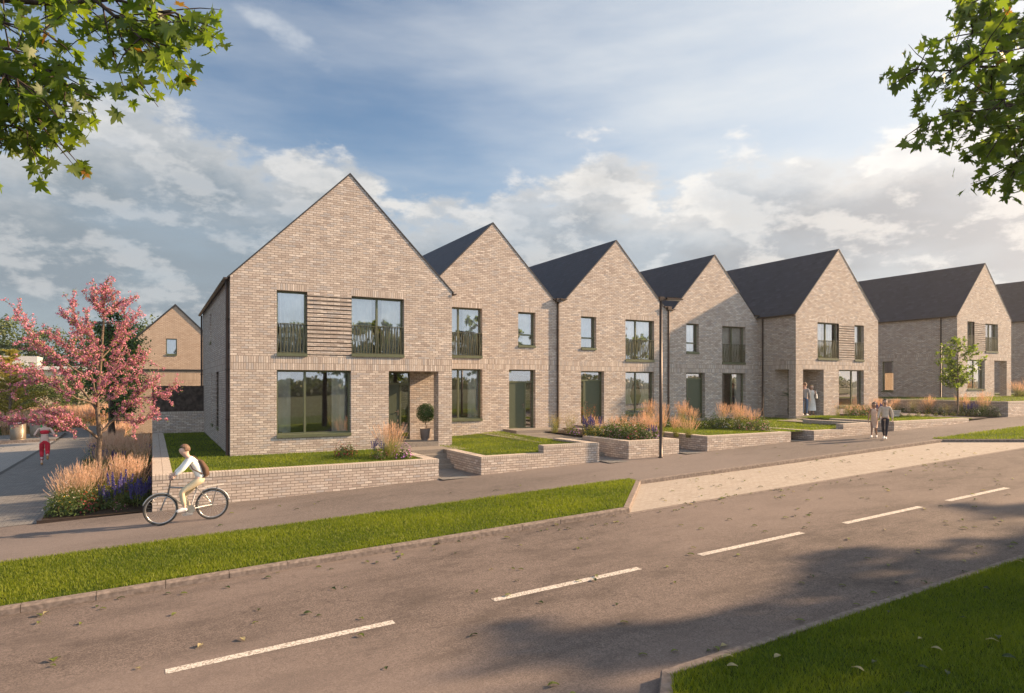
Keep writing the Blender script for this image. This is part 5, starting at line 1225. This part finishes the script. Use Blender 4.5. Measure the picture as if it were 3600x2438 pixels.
# pot plants in the porches
def topiary(x, y, z):
    rng = np.random.default_rng(81); e = empty('potted_ball_tree', (x, y, z), 'clipped ball tree in a brown pot inside the first porch', 'potted tree')
    m = MB(); m.loft([(0, 0, 0, .17, .17), (0, 0, .1, .20, .20), (0, 0, .42, .225, .225), (0, 0, .43, .21, .21), (0, 0, .36, .2, .2)], 18); m.build('pot', simple('brown_pot', (.13, .10, .085), .7), e)
    m = MB(); m.tube([(0, 0, .35), (.03, 0, .5), (-.02, 0, .62), (0, 0, .8)], [.018, .016, .015, .012], 7); m.build('trunk', bark, e)
    n = 3200; d = rng.normal(0, 1, (n, 3)); d /= np.linalg.norm(d, axis=1)[:, None]
    quad_cloud('crown', d*(.36*rng.uniform(.72, 1.04, n))[:, None]+np.array([0, 0, 1.02]), d*2, .05, dark_leaf, rng, e, .6)
topiary(9.05, 23.2, 1.03)
def yucca(x, y, z):
    rng = np.random.default_rng(82); e = empty('potted_yucca', (x, y, z), 'spiky yucca in a black pot seen through the side of the porch', 'potted plant')
    m = MB(); m.loft([(0, 0, 0, .16, .16), (0, 0, .38, .2, .2), (0, 0, .35, .18, .18)], 16); m.build('pot', simple('black_pot', (.02, .02, .02), .5), e)
    m = MB(); m.tube([(0, 0, .3), (0, 0, 1.05)], [.05, .035], 8); m.build('trunk', bark, e)
    n = 60; d = rng.normal(0, 1, (n, 3)); d[:, 2] = np.abs(d[:, 2])*.9+.1; d /= np.linalg.norm(d, axis=1)[:, None]; b = np.tile(np.array([[0, 0, 1.03]]), (n, 1)); blades('leaves', b, b+d*.55, .05, dark_leaf, rng, e, .15, 3)
yucca(30.75, 24.1, 1.43)
# ================================================================== people
def skin(name, verts, edges, rad, mat, parent, root=0, sub=2, extra=None):
    """one continuous surface grown round a skeleton"""
    bm = bmesh.new(); lay = bm.verts.layers.skin.verify(); vs = [bm.verts.new(v) for v in verts]
    for a, b in edges: bm.edges.new((vs[a], vs[b]))
    for i, v in enumerate(vs):
        r = rad[i]; v[lay].radius = r if isinstance(r, tuple) else (r, r); v[lay].use_root = (i == root)
    me = bpy.data.meshes.new(name); bm.to_mesh(me); bm.free(); me.materials.append(mat)
    o = bpy.data.objects.new(name, me); COL.objects.link(o); o.parent = parent
    s = o.modifiers.new('skin', 'SKIN'); s.use_smooth_shade = True
    u = o.modifiers.new('sub', 'SUBSURF'); u.levels = sub; u.render_levels = sub
    return o
SKIN = {}
def skin_m(c):
    if c not in SKIN: SKIN[c] = simple('skin_%d' % len(SKIN), c, .55, 0, .04, 5)
    return SKIN[c]
class Fig:
    """skeleton of a standing figure, x to its right, y forward, z up; joints can be moved to pose it"""
    def __init__(s, h=1.75):
        s.h = h; k = h/1.75; V3 = lambda x, y, z: Vector((x, y, z))*k
        s.k = k
        s.j = dict(pelvis=V3(0, 0, .96), waist=V3(0, .0, 1.08), chest=V3(0, .01, 1.28), neck0=V3(0, 0, 1.43), neck=V3(0, .01, 1.50), jaw=V3(0, .035, 1.565), head=V3(0, .015, 1.645), crown=V3(0, .0, 1.70),
                   hipL=V3(-.09, 0, .90), kneeL=V3(-.10, .02, .50), ankL=V3(-.10, -.02, .09), toeL=V3(-.11, .15, .035), hipR=V3(.09, 0, .90), kneeR=V3(.10, .02, .50), ankR=V3(.10, -.02, .09), toeR=V3(.11, .15, .035),
                   shL=V3(-.175, 0, 1.40), elL=V3(-.23, -.02, 1.13), wrL=V3(-.24, .05, .88), shR=V3(.175, 0, 1.40), elR=V3(.23, -.02, 1.13), wrR=V3(.24, .05, .88))
    def set(s, **k):
        for a, b in k.items(): s.j[a] = Vector(b)*s.k if not isinstance(b, Vector) else b
        return s
    def shift_upper(s, d):
        for n in ('waist', 'chest', 'neck0', 'neck', 'jaw', 'head', 'crown', 'shL', 'shR', 'elL', 'elR', 'wrL', 'wrR'): s.j[n] = s.j[n]+Vector(d)*s.k
    def body(s, root, skinc, shape=1.0):
        j, k = s.j, s.k; V = []; Ed = []; Rr = []; idx = {}
        def add(n, p, r, frm=None):
            idx[n] = len(V); V.append(tuple(p)); Rr.append(tuple(q*k for q in r) if isinstance(r, tuple) else r*k)
            if frm is not None: Ed.append((idx[frm], idx[n]))
        add('pelvis', j['pelvis'], (.125, .095)); add('waist', j['waist'], (.115, .085), 'pelvis'); add('chest', j['chest'], (.135, .095), 'waist'); add('neck0', j['neck0'], (.075, .06), 'chest'); add('neck', j['neck'], .062, 'neck0')
        add('jaw', j['jaw'], (.082, .088), 'neck'); add('head', j['head'], (.110, .124), 'jaw'); add('crown', j['crown'], (.098, .108), 'head')
        nose = (j['jaw']*.55+j['head']*.45)+(j['jaw']-j['crown']).cross(Vector((1, 0, 0))).normalized()*0
        fw = s.forward()
        add('nose', j['jaw']*.5+j['head']*.5+fw*.112*k, .016, 'head')
        rt = fw.cross(Vector((0, 0, 1))).normalized()
        for sd, nm in ((-1, 'earL'), (1, 'earR')): add(nm, j['head']*.6+j['jaw']*.4+rt*sd*.078*k, .013, 'head')
        for S_ in 'LR':
            add('hip'+S_, j['hip'+S_], .088, 'pelvis'); add('thigh'+S_, j['hip'+S_].lerp(j['knee'+S_], .4), .078, 'hip'+S_); add('knee'+S_, j['knee'+S_], .054, 'thigh'+S_)
            add('calf'+S_, j['knee'+S_].lerp(j['ank'+S_], .3), .047, 'knee'+S_); add('ank'+S_, j['ank'+S_], .036, 'calf'+S_); add('toe'+S_, j['toe'+S_], .028, 'ank'+S_)
            add('sh'+S_, j['sh'+S_], .052, 'chest'); add('ua'+S_, j['sh'+S_].lerp(j['el'+S_], .5), .044, 'sh'+S_); add('el'+S_, j['el'+S_], .036, 'ua'+S_); add('fa'+S_, j['el'+S_].lerp(j['wr'+S_], .35), .036, 'el'+S_); add('wr'+S_, j['wr'+S_], .025, 'fa'+S_)
            d = (j['wr'+S_]-j['el'+S_]).normalized(); sx = Vector((0, 1, 0)); sx = (sx-d*sx.dot(d)).normalized(); nn = d.cross(sx)
            add('palm'+S_, j['wr'+S_]+d*.06*k, (.018, .034), 'wr'+S_)
            for f, (off, L1) in enumerate(((.028, .068), (.010, .078), (-.010, .072), (-.027, .056))):
                b = j['wr'+S_]+(d*.085+sx*off)*k; add('k%d%s' % (f, S_), b, .010, 'palm'+S_); c = b+(d*L1*.5+nn*.010*(1 if S_ == 'L' else -1))*k; add('m%d%s' % (f, S_), c, .009, 'k%d%s' % (f, S_)); add('t%d%s' % (f, S_), c+(d*L1*.35+nn*.026*(1 if S_ == 'L' else -1))*k, .0075, 'm%d%s' % (f, S_))
            b = j['wr'+S_]+(d*.035+sx*.034)*k; add('th'+S_, b, .011, 'palm'+S_); add('tt'+S_, b+(d*.045+sx*.022)*k, .009, 'th'+S_)
        return skin('body', V, Ed, Rr, skin_m(skinc), root)
    def forward(s):
        f = getattr(s, 'face', None)
        return Vector(f).normalized() if f else Vector((0, 1, 0))
    def tubes(s, name, mat, root, chains, sub=2):
        """garment: chains share their first joints"""
        V = []; Ed = []; Rr = []; idx = {}
        for ch in chains:
            prev = None
            for (n, p, r) in ch:
                if n not in idx: idx[n] = len(V); V.append(tuple(p)); Rr.append(tuple(q*s.k for q in r) if isinstance(r, tuple) else r*s.k)
                if prev is not None and (prev, idx[n]) not in Ed: Ed.append((prev, idx[n]))
                prev = idx[n]
        return skin(name, V, Ed, Rr, mat, root, sub=sub)
    def shirt(s, mat, root, sleeve=1.0, bottom=.0, r=1.0, name='shirt'):
        j = s.j; ch = [[('p', j['pelvis'].lerp(j['waist'], -.25+bottom), (.150*r, .118*r)), ('p2', j['pelvis'].lerp(j['waist'], .35), (.145*r, .112*r)), ('w', j['waist'].lerp(j['chest'], .2), (.135*r, .105*r)), ('c', j['chest'], (.155*r, .115*r)), ('n', j['neck0'], (.085, .07))]]
        for S_ in 'LR':
            c = [('c', j['chest'], (.155*r, .115*r)), ('s'+S_, j['sh'+S_], .064*r), ('e'+S_, j['sh'+S_].lerp(j['el'+S_], min(1, sleeve*1.6)), .054*r)]
            if sleeve > .7: c.append(('w'+S_, j['el'+S_].lerp(j['wr'+S_], .94 if sleeve >= 1 else .5), .038*r))
            ch.append(c)
        return s.tubes(name, mat, root, ch)
    def trousers(s, mat, root, length=.97, r=1.0, hem=1.0, name='trousers'):
        j = s.j; ch = []
        for S_ in 'LR':
            ch.append([('w', j['waist'].lerp(j['pelvis'], .5), (.132, .102)), ('p', j['pelvis'], (.145, .115)), ('h'+S_, j['hip'+S_], .102*r), ('t'+S_, j['hip'+S_].lerp(j['knee'+S_], .5), .086*r), ('k'+S_, j['knee'+S_], .068*r), ('c'+S_, j['knee'+S_].lerp(j['ank'+S_], .32), .066*r), ('a'+S_, j['knee'+S_].lerp(j['ank'+S_], length), .050*r*hem)])
        return s.tubes(name, mat, root, ch)
    def shoes(s, mat, root):
        for S_ in 'LR':
            j = s.j; a, t = j['ank'+S_], j['toe'+S_]; d = (t-a); dn = Vector((d.x, d.y, 0)).normalized() if Vector((d.x, d.y, 0)).length > .01 else Vector((0, 1, 0)); heel = a-dn*.05*s.k-Vector((0, 0, .035*s.k)) if abs(d.z) < .12 else a-d.normalized()*.02
            s.tubes('shoe', mat, root, [[('h', heel, .042), ('m', heel.lerp(t, .5)+Vector((0, 0, .012)), .046), ('t', t+(t-heel)*.12, .036)], [('m', heel.lerp(t, .5), .046), ('a', a+Vector((0, 0, .01)), .043)]], 2)
    def head_bits(s, root, hairm, style='short'):
        j, k = s.j, s.k; fw = s.forward(); rt = fw.cross(Vector((0, 0, 1))).normalized(); up = (j['crown']-j['jaw']).normalized(); c = j['head']*.7+j['crown']*.3
        m = MB(); rng = random.Random(4); n = 14; rings = 9
        # a cap of hair that leaves the face free
        base = len(m.v); R0 = Vector((.100, .114, .108))*k
        P = []
        for i in range(rings+1):
            th = math.pi*.5-(math.pi*(.68 if style != 'short' else .64))*i/rings
            row = []
            for a in range(n):
                ph = 2*math.pi*a/n; front = math.sin(ph)
                t2 = th if not (front > .25) else max(th, .45 if style == 'short' else .32)
                wob = 1+rng.uniform(-.03, .03)+(.14*min(1, i/rings) if style == 'curly' else 0)
                q = rt*math.cos(ph)*math.cos(t2)*R0.x*wob+fw*math.sin(ph)*math.cos(t2)*R0.y*wob*.98+up*math.sin(t2)*R0.z*wob-fw*.010*k
                if style in ('curly', 'bob') and front <= .25 and i > rings*.55: q = q+up*(-.020*k*(i-rings*.55))
                row.append(c+q)
            P.append(row)
        for i in range(rings):
            for a in range(n):
                b_ = (a+1) % n; m.face([P[i][a], P[i][b_], P[i+1][b_], P[i+1][a]], 0, None, True)
        if style == 'bun': m.ball(tuple(c-fw*.10*k+up*.03*k), .045*k)
        m.build('hair', hairm, root)
        e = MB()
        for sd in (-1, 1):
            q = j['jaw']*.35+j['head']*.65+fw*.084*k+rt*sd*.032*k; m2 = MB(); m2.ball(tuple(q), (.013*k, .010*k, .007*k), 8, 5); m2.build('eye', simple('eye_dark', (.04, .03, .025), .3) if 'eye_dark' not in bpy.data.materials else bpy.data.materials['eye_dark'], root)
        q = j['jaw']+fw*.066*k+up*.002; m2 = MB(); m2.ball(tuple(q), (.022*k, .012*k, .006*k), 8, 5); m2.build('mouth', simple('lips', (.35, .12, .10), .5) if 'lips' not in bpy.data.materials else bpy.data.materials['lips'], root)
def person(loc, rz, label, group=None): return empty('person', loc, label, 'person', group, rz)
cloth = lambda n, c: simple(n, c, .9, 0, .08, 12, .2, .15)
white_sh = cloth('white_shirt', (.78, .76, .72)); beige_t = cloth('beige_trousers', (.50, .43, .30)); tan_sh = cloth('sand_shirt', (.52, .45, .37)); navy = cloth('dark_trousers', (.025, .025, .035)); blush = cloth('blush_dress', (.62, .46, .36))
linen = cloth('linen_dress', (.62, .59, .54)); greyj = cloth('grey_blazer', (.26, .26, .27)); jeans = cloth('blue_jeans', (.07, .12, .21)); redc = cloth('red_sportswear', (.50, .025, .045)); shoe_w = cloth('white_shoes', (.75, .73, .70))
hair_b = simple('brown_hair', (.14, .08, .05), .7, 0, .3, 30); hair_k = simple('black_hair', (.015, .012, .012), .7, 0, .3, 30); hair_y = simple('blond_hair', (.42, .28, .13), .7, 0, .3, 30); hair_a = simple('auburn_hair', (.22, .10, .045), .7, 0, .3, 30)

# ---- bicycle and rider, heading left
def bicycle(x, y, z):
    e = empty('bicycle', (x, y, z), 'pale grey bicycle being ridden along the footpath', 'bicycle'); rub = simple('tyre_rubber', (.03, .03, .03), .8); fr = simple('silver_frame', (.32, .33, .34), .35, .5); al = simple('wheel_rim', (.5, .5, .5), .3, .9)
    FW, RW, r = Vector((-.52, 0, .345)), Vector((.52, 0, .345)), .33
    for c in (FW, RW):
        w = MB(); n = 36; pts = [c+Vector((math.cos(2*math.pi*i/n)*r, 0, math.sin(2*math.pi*i/n)*r)) for i in range(n+1)]; w.tube(pts, .021, 8, caps=False); wo = w.build('wheel', rub, e)
        w = MB(); pts = [c+Vector((math.cos(2*math.pi*i/n)*(r-.03), 0, math.sin(2*math.pi*i/n)*(r-.03))) for i in range(n+1)]; w.tube(pts, .011, 6, caps=False); w.build('rim', al, wo)
        w = MB()
        for i in range(24):
            a = 2*math.pi*i/24; w.tube([c+Vector((0, .025*(1 if i % 2 else -1), 0)), c+Vector((math.cos(a)*(r-.03), 0, math.sin(a)*(r-.03)))], .0016, 3, caps=False)
        w.tube([c+Vector((0, -.04, 0)), c+Vector((0, .04, 0))], .022, 8); w.build('spokes', al, wo)
    BB, ST, HT, HB_ = Vector((.07, 0, .29)), Vector((.24, 0, .84)), Vector((-.32, 0, .88)), Vector((-.37, 0, .66))
    f = MB(); f.tube([BB, ST], .016, 8); f.tube([ST-Vector((.03, 0, .09)), HT-Vector((0, 0, .06))], .018, 8); f.tube([HB_, BB], .020, 8); f.tube([HT, HB_], .02, 8)
    for s in (-1, 1):
        f.tube([BB+Vector((0, .03*s, 0)), RW+Vector((0, .055*s, 0))], .010, 6); f.tube([ST-Vector((.03, -.02*s, .08)), RW+Vector((0, .055*s, 0))], .009, 6); f.tube([HB_+Vector((0, .03*s, -.02)), Vector((-.42, .045*s, .58)), FW+Vector((0, .05*s, 0))], .012, 6)
    f.build('frame', fr, e)
    h = MB(); h.tube([HT, Vector((-.31, 0, 1.0))], .014, 6); h.tube([Vector((-.26, -.30, 1.02)), Vector((-.30, -.18, 1.03)), Vector((-.33, 0, 1.0)), Vector((-.30, .18, 1.03)), Vector((-.26, .30, 1.02))], .012, 6); h.build('handlebar', rub, e)
    s_ = MB(); s_.ball((.27, 0, .90), (.13, .065, .03), 10, 6); s_.tube([ST, Vector((.26, 0, .89))], .013, 6); s_.build('saddle', rub, e)
    c = MB(); c.loft([(0, 0, -.006, .09, .09), (0, 0, .006, .09, .09)], 20); co = c.build('chainring', al, e); co.rotation_euler = (R(90), 0, 0); co.location = BB+Vector((0, -.05, 0))
    for s, a in ((-1, R(-150)), (1, R(30))):
        p = BB+Vector((math.cos(a)*.165, s*.085, math.sin(a)*.165)); c = MB(); c.tube([BB+Vector((0, s*.06, 0)), p], .009, 6); c.box(p.x-.045, p.x+.045, min(p.y, p.y+s*.09), max(p.y, p.y+s*.09), p.z-.01, p.z+.01); c.build('pedal', al, e)
    c = MB(); c.tube([BB+Vector((0, -.05, .09)), RW+Vector((0, -.05, .035))], .004, 4); c.tube([BB+Vector((0, -.05, -.09)), RW+Vector((0, -.05, -.035))], .004, 4); c.build('chain', rub, e)
    c = MB(); 
    for s in (-1, 1): c.tube([RW+Vector((-.16, .06*s, .41)), RW+Vector((.26, .06*s, .43))], .006, 5); c.tube([RW+Vector((.12, .06*s, .42)), RW+Vector((0, .06*s, 0))], .005, 5)
    for i in range(4): c.tube([RW+Vector((-.14+.12*i, -.06, .415)), RW+Vector((-.14+.12*i, .06, .415))], .005, 4)
    c.build('rack', fr, e)
    for c_, a0, a1 in ((FW, 60, 160), (RW, 10, 125)):
        g = MB(); n = 14; g.tube([c_+Vector((math.cos(R(a0+(a1-a0)*i/n))*(r+.035), 0, math.sin(R(a0+(a1-a0)*i/n))*(r+.035))) for i in range(n+1)], .016, 6); g.build('mudguard', fr, e)
    return e
bx, by = .70, 16.45; bz = zg(bx)
bk = bicycle(bx, by, bz); bk.rotation_euler = (0, math.atan(-SL), 0)
rider = person((bx, by, bz), R(90), 'person in a white shirt and beige trousers riding the bicycle')
f = Fig(1.78); k = f.k
Pv = lambda x, y, z: Vector((y, x, z))          # here x = sideways, y = metres ahead of the bicycle's middle
f.j.update(pelvis=Vector((0, -.27, .99)), waist=Vector((0, -.235, 1.12)), chest=Vector((0, -.105, 1.32)), neck0=Vector((0, -.015, 1.445)), neck=Vector((0, .02, 1.495)), jaw=Vector((0, .055, 1.555)), head=Vector((0, .062, 1.635)), crown=Vector((0, .065, 1.697)),
    hipL=Vector((-.09, -.25, .94)), hipR=Vector((.09, -.25, .94)), kneeL=Vector((-.10, .13, .70)), kneeR=Vector((.10, .08, .58)), ankL=Vector((-.10, .06, .34)), ankR=Vector((.10, -.07, .20)), toeL=Vector((-.11, .21, .27)), toeR=Vector((.11, .08, .15)),
    shL=Vector((-.175, -.05, 1.43)), shR=Vector((.175, -.05, 1.43)), elL=Vector((-.24, .10, 1.23)), elR=Vector((.24, .10, 1.23)), wrL=Vector((-.235, .255, 1.09)), wrR=Vector((.235, .255, 1.09)))
f.face = (0, 1, .0)
f.body(rider, (.55, .36, .28)); f.shirt(white_sh, rider); f.trousers(beige_t, rider, .9, .95); f.shoes(shoe_w, rider); f.head_bits(rider, hair_b)
bag = empty('backpack', (bx, by, bz), 'brown backpack worn by the cyclist', 'backpack', rz=R(90))
m = MB(); m.loft([(0, -.335, 1.00, .13, .06), (0, -.37, 1.05, .15, .085), (0, -.345, 1.2, .145, .085), (0, -.27, 1.36, .12, .06), (0, -.25, 1.39, .08, .03)], 14); m.build('bag', cloth('brown_canvas', (.10, .06, .04)), bag)
for s in (-1, 1):
    m = MB(); m.tube([(.10*s, -.25, 1.36), (.115*s, -.13, 1.475), (.115*s, -.01, 1.38), (.12*s, -.10, 1.20), (.13*s, -.30, 1.08)], .014, 5); m.build('strap', bpy.data.materials['brown_canvas'], bag)
# ---- the runner seen from behind
rn = person((-3.80, 32.2, zg(-3.8)), R(5), 'person in red sportswear running away up the paved path')
f = Fig(1.86); f.set(kneeL=(-.09, .14, .53), ankL=(-.09, .02, .10), toeL=(-.09, .17, .04), kneeR=(.09, .02, .50), ankR=(.10, -.32, .40), toeR=(.10, -.40, .26), elL=(-.31, -.16, 1.17), wrL=(-.25, .10, 1.10), elR=(.31, -.18, 1.17), wrR=(.22, .06, 1.16))
f.body(rn, (.56, .38, .31)); f.trousers(redc, rn, .5, 1.12, 1.1, 'leggings'); f.shoes(cloth('trainer', (.30, .16, .06)), rn); f.head_bits(rn, hair_a, 'bun')
f.tubes('sports_top', redc, rn, [[('a', f.j['waist'].lerp(f.j['chest'], .35), (.150, .118)), ('b', f.j['chest'], (.170, .125)), ('c', f.j['chest'].lerp(f.j['neck0'], .55), (.150, .115))]])
for S_ in 'LR': f.tubes('sock', cloth('striped_sock', (.7, .66, .64)) if S_ == 'L' else bpy.data.materials['striped_sock'], rn, [[('a', f.j['knee'+S_].lerp(f.j['ank'+S_], .45), .058), ('b', f.j['knee'+S_].lerp(f.j['ank'+S_], .8), .048)]])
for S_ in 'LR':
    for q in (.5, .62, .74):
        c = f.j['knee'+S_].lerp(f.j['ank'+S_], q); d = (f.j['ank'+S_]-f.j['knee'+S_]).normalized(); m = MB(); m.tube([c-d*.014, c+d*.014], .062-.012*(q-.5), 14); m.build('sock_stripe', redc, rn)
# ---- walking couple
gc = 'couple walking on the footpath'
cm_ = person((25.8, 15.80, zg(25.8)), R(112), 'person in a sand-coloured shirt and dark trousers walking hand in hand', gc)
f = Fig(1.62); f.set(kneeL=(-.08, .12, .51), ankL=(-.07, .26, .10), toeL=(-.08, .42, .07), kneeR=(.09, -.02, .49), ankR=(.08, -.22, .12), toeR=(.09, -.08, .03), elR=(.24, .06, 1.13), wrR=(.25, .18, .90), elL=(-.25, -.08, 1.13), wrL=(-.27, -.03, .88))
f.body(cm_, (.42, .26, .19)); f.shirt(tan_sh, cm_, 1.0, 0, 1.0); f.trousers(navy, cm_, .93, .92, .8); f.shoes(shoe_w, cm_); f.head_bits(cm_, hair_k)
m = MB(); j = f.j; m.ball(tuple(j['jaw']+Vector((0, .022, -.008))), (.056, .055, .034), 10, 6); m.build('beard', hair_k, cm_)
cw = person((26.05, 16.42, zg(26.0)), R(112), 'person in a sleeveless blush dress with curly black hair, walking beside the man', gc)
f = Fig(1.46); f.set(kneeL=(-.07, -.02, .50), ankL=(-.07, -.20, .12), toeL=(-.08, -.06, .03), kneeR=(.08, .10, .50), ankR=(.07, .22, .10), toeR=(.07, .38, .06), elR=(.22, .0, 1.13), wrR=(.24, .08, .88), elL=(-.24, .02, 1.13), wrL=(-.27, .07, .90))
f.body(cw, (.30, .17, .115)); j, k = f.j, f.k
m = MB(); m.loft([(0, -.0, .50*k, .145*k, .12*k), (0, 0, .72*k, .16*k, .13*k), (0, 0, .93*k, .165*k, .135*k), (0, 0, 1.10*k, .125*k, .10*k), (0, .01, 1.28*k, .15*k, .115*k), (0, .005, 1.41*k, .13*k, .08*k), (0, 0, 1.45*k, .07*k, .055*k)], 18); m.build('dress', blush, cw)
f.shoes(shoe_w, cw); f.head_bits(cw, hair_k, 'curly')
def handbag(loc, rz, label, w=.26, h=.26, strap=.5, s=1.0):
    e = empty('handbag', loc, label, 'handbag', rz=rz); m = MB(); m.loft([(0, 0, 0, w*.52, .055), (0, 0, h*.1, w*.55, .06), (0, 0, h*.8, w*.42, .045), (0, 0, h, w*.36, .03)], 14); m.build('bag', cloth('cream_leather', (.66, .62, .55)) if 'cream_leather' not in bpy.data.materials else bpy.data.materials['cream_leather'], e)
    m = MB(); m.tube([(-w*.34, 0, h*.95), (-w*.2, 0, h+strap*.7), (0, 0, h+strap), (w*.2, 0, h+strap*.7), (w*.34, 0, h*.95)], .008, 5); m.build('strap', bpy.data.materials['cream_leather'], e)
    return e
a = R(112); side = Vector((math.cos(a), math.sin(a), 0))
p = Vector((26.05, 16.42, zg(26)))-side*.27; 
handbag((p.x-.0, p.y, p.z+.62), a+R(80), 'cream shoulder bag carried by the person in the blush dress', .26, .26, .38)
# ---- couple in the porch of the wide house
gp = 'couple standing in the porch'
pm = person((31.10, 23.5, 1.43), R(-70), 'person in a grey blazer and blue jeans standing in the porch', gp)
f = Fig(1.80); f.face = (.1, 1, 0); f.body(pm, (.50, .31, .24)); f.shirt(greyj, pm, 1.0, -.3, 1.05, 'blazer'); f.trousers(jeans, pm, .96, .95); f.shoes(shoe_w, pm); f.head_bits(pm, hair_b)
f.tubes('shirt_front', white_sh, pm, [[('a', f.j['chest']+Vector((0, .075, -.02)), .045), ('b', f.j['neck0']+Vector((0, .045, 0)), .036)]])
pw = person((31.87, 23.65, 1.43), R(140), 'person in a long linen dress with a bag on the shoulder, standing in the porch', gp)
f = Fig(1.66); f.face = (.35, 1, 0); f.set(elL=(-.25, -.06, 1.14), wrL=(-.17, .14, 1.28)); f.body(pw, (.55, .36, .28)); k = f.k
m = MB(); m.loft([(0, 0, .26*k, .25*k, .21*k), (0, 0, .60*k, .215*k, .18*k), (0, 0, .90*k, .18*k, .15*k), (0, 0, 1.10*k, .13*k, .105*k), (0, .01, 1.28*k, .155*k, .12*k), (0, .005, 1.41*k, .14*k, .085*k), (0, 0, 1.455*k, .075*k, .06*k)], 20); m.build('dress', linen, pw)
f.tubes('sleeve', linen, pw, [[('a', f.j['shL'], .066), ('b', f.j['shL'].lerp(f.j['elL'], .85), .075)]]); f.tubes('sleeve', linen, pw, [[('a', f.j['shR'], .066), ('b', f.j['shR'].lerp(f.j['elR'], .85), .075)]])
f.shoes(cloth('tan_sandals', (.28, .15, .08)), pw); f.head_bits(pw, hair_y, 'bob')
a = R(140); p = Vector((31.87, 23.65, 1.43))-Vector((math.cos(a), math.sin(a), 0))*.24+Vector((-math.sin(a), math.cos(a), 0))*.05
handbag((p.x, p.y, p.z+.93), a+R(70), 'cream bag hanging from the shoulder of the person in the linen dress', .30, .24, .22)
# ================================================================== fallen leaves
rng = np.random.default_rng(91); lr = random.Random(92)
lm1 = leafy('fallen_leaf_green', (.07, .10, .02), (.17, .19, .04), .3); lm2 = leafy('fallen_leaf_dark', (.025, .04, .015), (.05, .07, .02), .2); lm3 = leafy('fallen_leaf_tan', (.26, .22, .12), (.38, .33, .19), .3)
def leaf_proto(mat, sd):
    r = random.Random(sd); m = MB(); n = 5; L_ = .10; pts = []
    for i in range(n+1):
        u = i/n; w = .028*math.sin(math.pi*min(1, u*1.05+.04))**.8; z = .006+.016*math.sin(math.pi*u)+r.uniform(0, .004); pts.append((u*L_-L_/2, w, z))
    for i in range(n):
        a, b = pts[i], pts[i+1]
        m.face([(a[0], 0, a[2]), (b[0], 0, b[2]), (b[0], b[1], b[2]+.010), (a[0], a[1], a[2]+.010)], 0, [(.5, .5)]*4); m.face([(a[0], -a[1], a[2]+.006), (b[0], -b[1], b[2]+.006), (b[0], 0, b[2]), (a[0], 0, a[2])], 0, [(.6, .5)]*4)
    m.face([(-L_/2, 0, .006), (-L_/2-.03, .002, .010), (-L_/2-.03, -.002, .010)], 0, [(.2, .5)]*3)
    o = m.build('fallen_leaf', mat); return tag(o, 'x', 'leaf')
protos = [leaf_proto(lm1, 1), leaf_proto(lm1, 2), leaf_proto(lm2, 3), leaf_proto(lm3, 4)]
def drop(x, y, z, where, i):
    src = protos[i]; lab = ['small green leaf', 'small green leaf', 'small dark leaf', 'small pale leaf'][i]+' lying '+where; g = 'fallen leaves '+where
    o = spawn(src, (x, y, z+.002), lab, g, lr.uniform(0, 6.28), lr.uniform(.7, 1.25)); o.rotation_euler[0] = lr.uniform(-.3, .3)
def pick(): return lr.choices([0, 1, 2, 3], [4, 3, 4, 1.6])[0]
n = 0
while n < 215:
    x = lr.uniform(-1.5, 22); y = lr.uniform(YN+.05, YF-.02); e_ = min(y-YN, YF-y)
    if x > 2.34*y+.5 or lr.random() > (1 if e_ < .6 else .26): continue
    drop(x, y, zg(x)-.10, 'on the dark road', pick()); n += 1
n = 0
while n < 62:
    x = lr.uniform(10, 29); y = lr.uniform(YF, 14.2)
    if x < 9.6+(y-YF) or x > 29.4-(y-YF): continue
    if lr.random() > (1 if y > 13.4 or x < 13.5 else .4): continue
    drop(x, y, zg(x)-.096, 'on the buff parking bay', pick()); n += 1
n = 0
while n < 26: 
    x = lr.uniform(4.6, 11.5); y = lr.uniform(3.4, YN-.2)
    if x < 2.34*y: drop(x, y, zg(x)+.045, 'on the near verge', 3 if lr.random() < .35 else 2)
    n += 1
for i in range(26):
    x = lr.uniform(-1, 24); y = lr.uniform(14.9, 17.3); drop(x, y, zg(x)-.004, 'on the footpath', pick())
for i in range(20):
    x = lr.uniform(-7.5, -5.1); y = lr.uniform(26, 44); drop(x, y, zg(x)+.002, 'on the grey pavers of the side street', 2)
# ================================================================== the low sun's haze
def haze():
    mb = MB(); mb.box(-440, 480, -390, 590, -3.4, 14.2)
    m = bpy.data.materials.new('haze'); m.use_nodes = True; t = m.node_tree; t.nodes.clear()
    o = N(t, 'ShaderNodeOutputMaterial'); v = N(t, 'ShaderNodeVolumePrincipled')
    v.inputs['Color'].default_value = (.95, .93, .92, 1); v.inputs['Density'].default_value = .0005; v.inputs['Anisotropy'].default_value = .6
    L(t, v.outputs[0], o.inputs['Volume'])
    tag(mb.build('haze', m), 'thin warm haze hanging in the air', 'haze', kind='stuff')
haze()
# prototypes that no spot called for
for o in [o for o in list(COL.objects) if o.get('label') == 'x']:
    for c in list(o.children_recursive)+[o]: bpy.data.objects.remove(c)
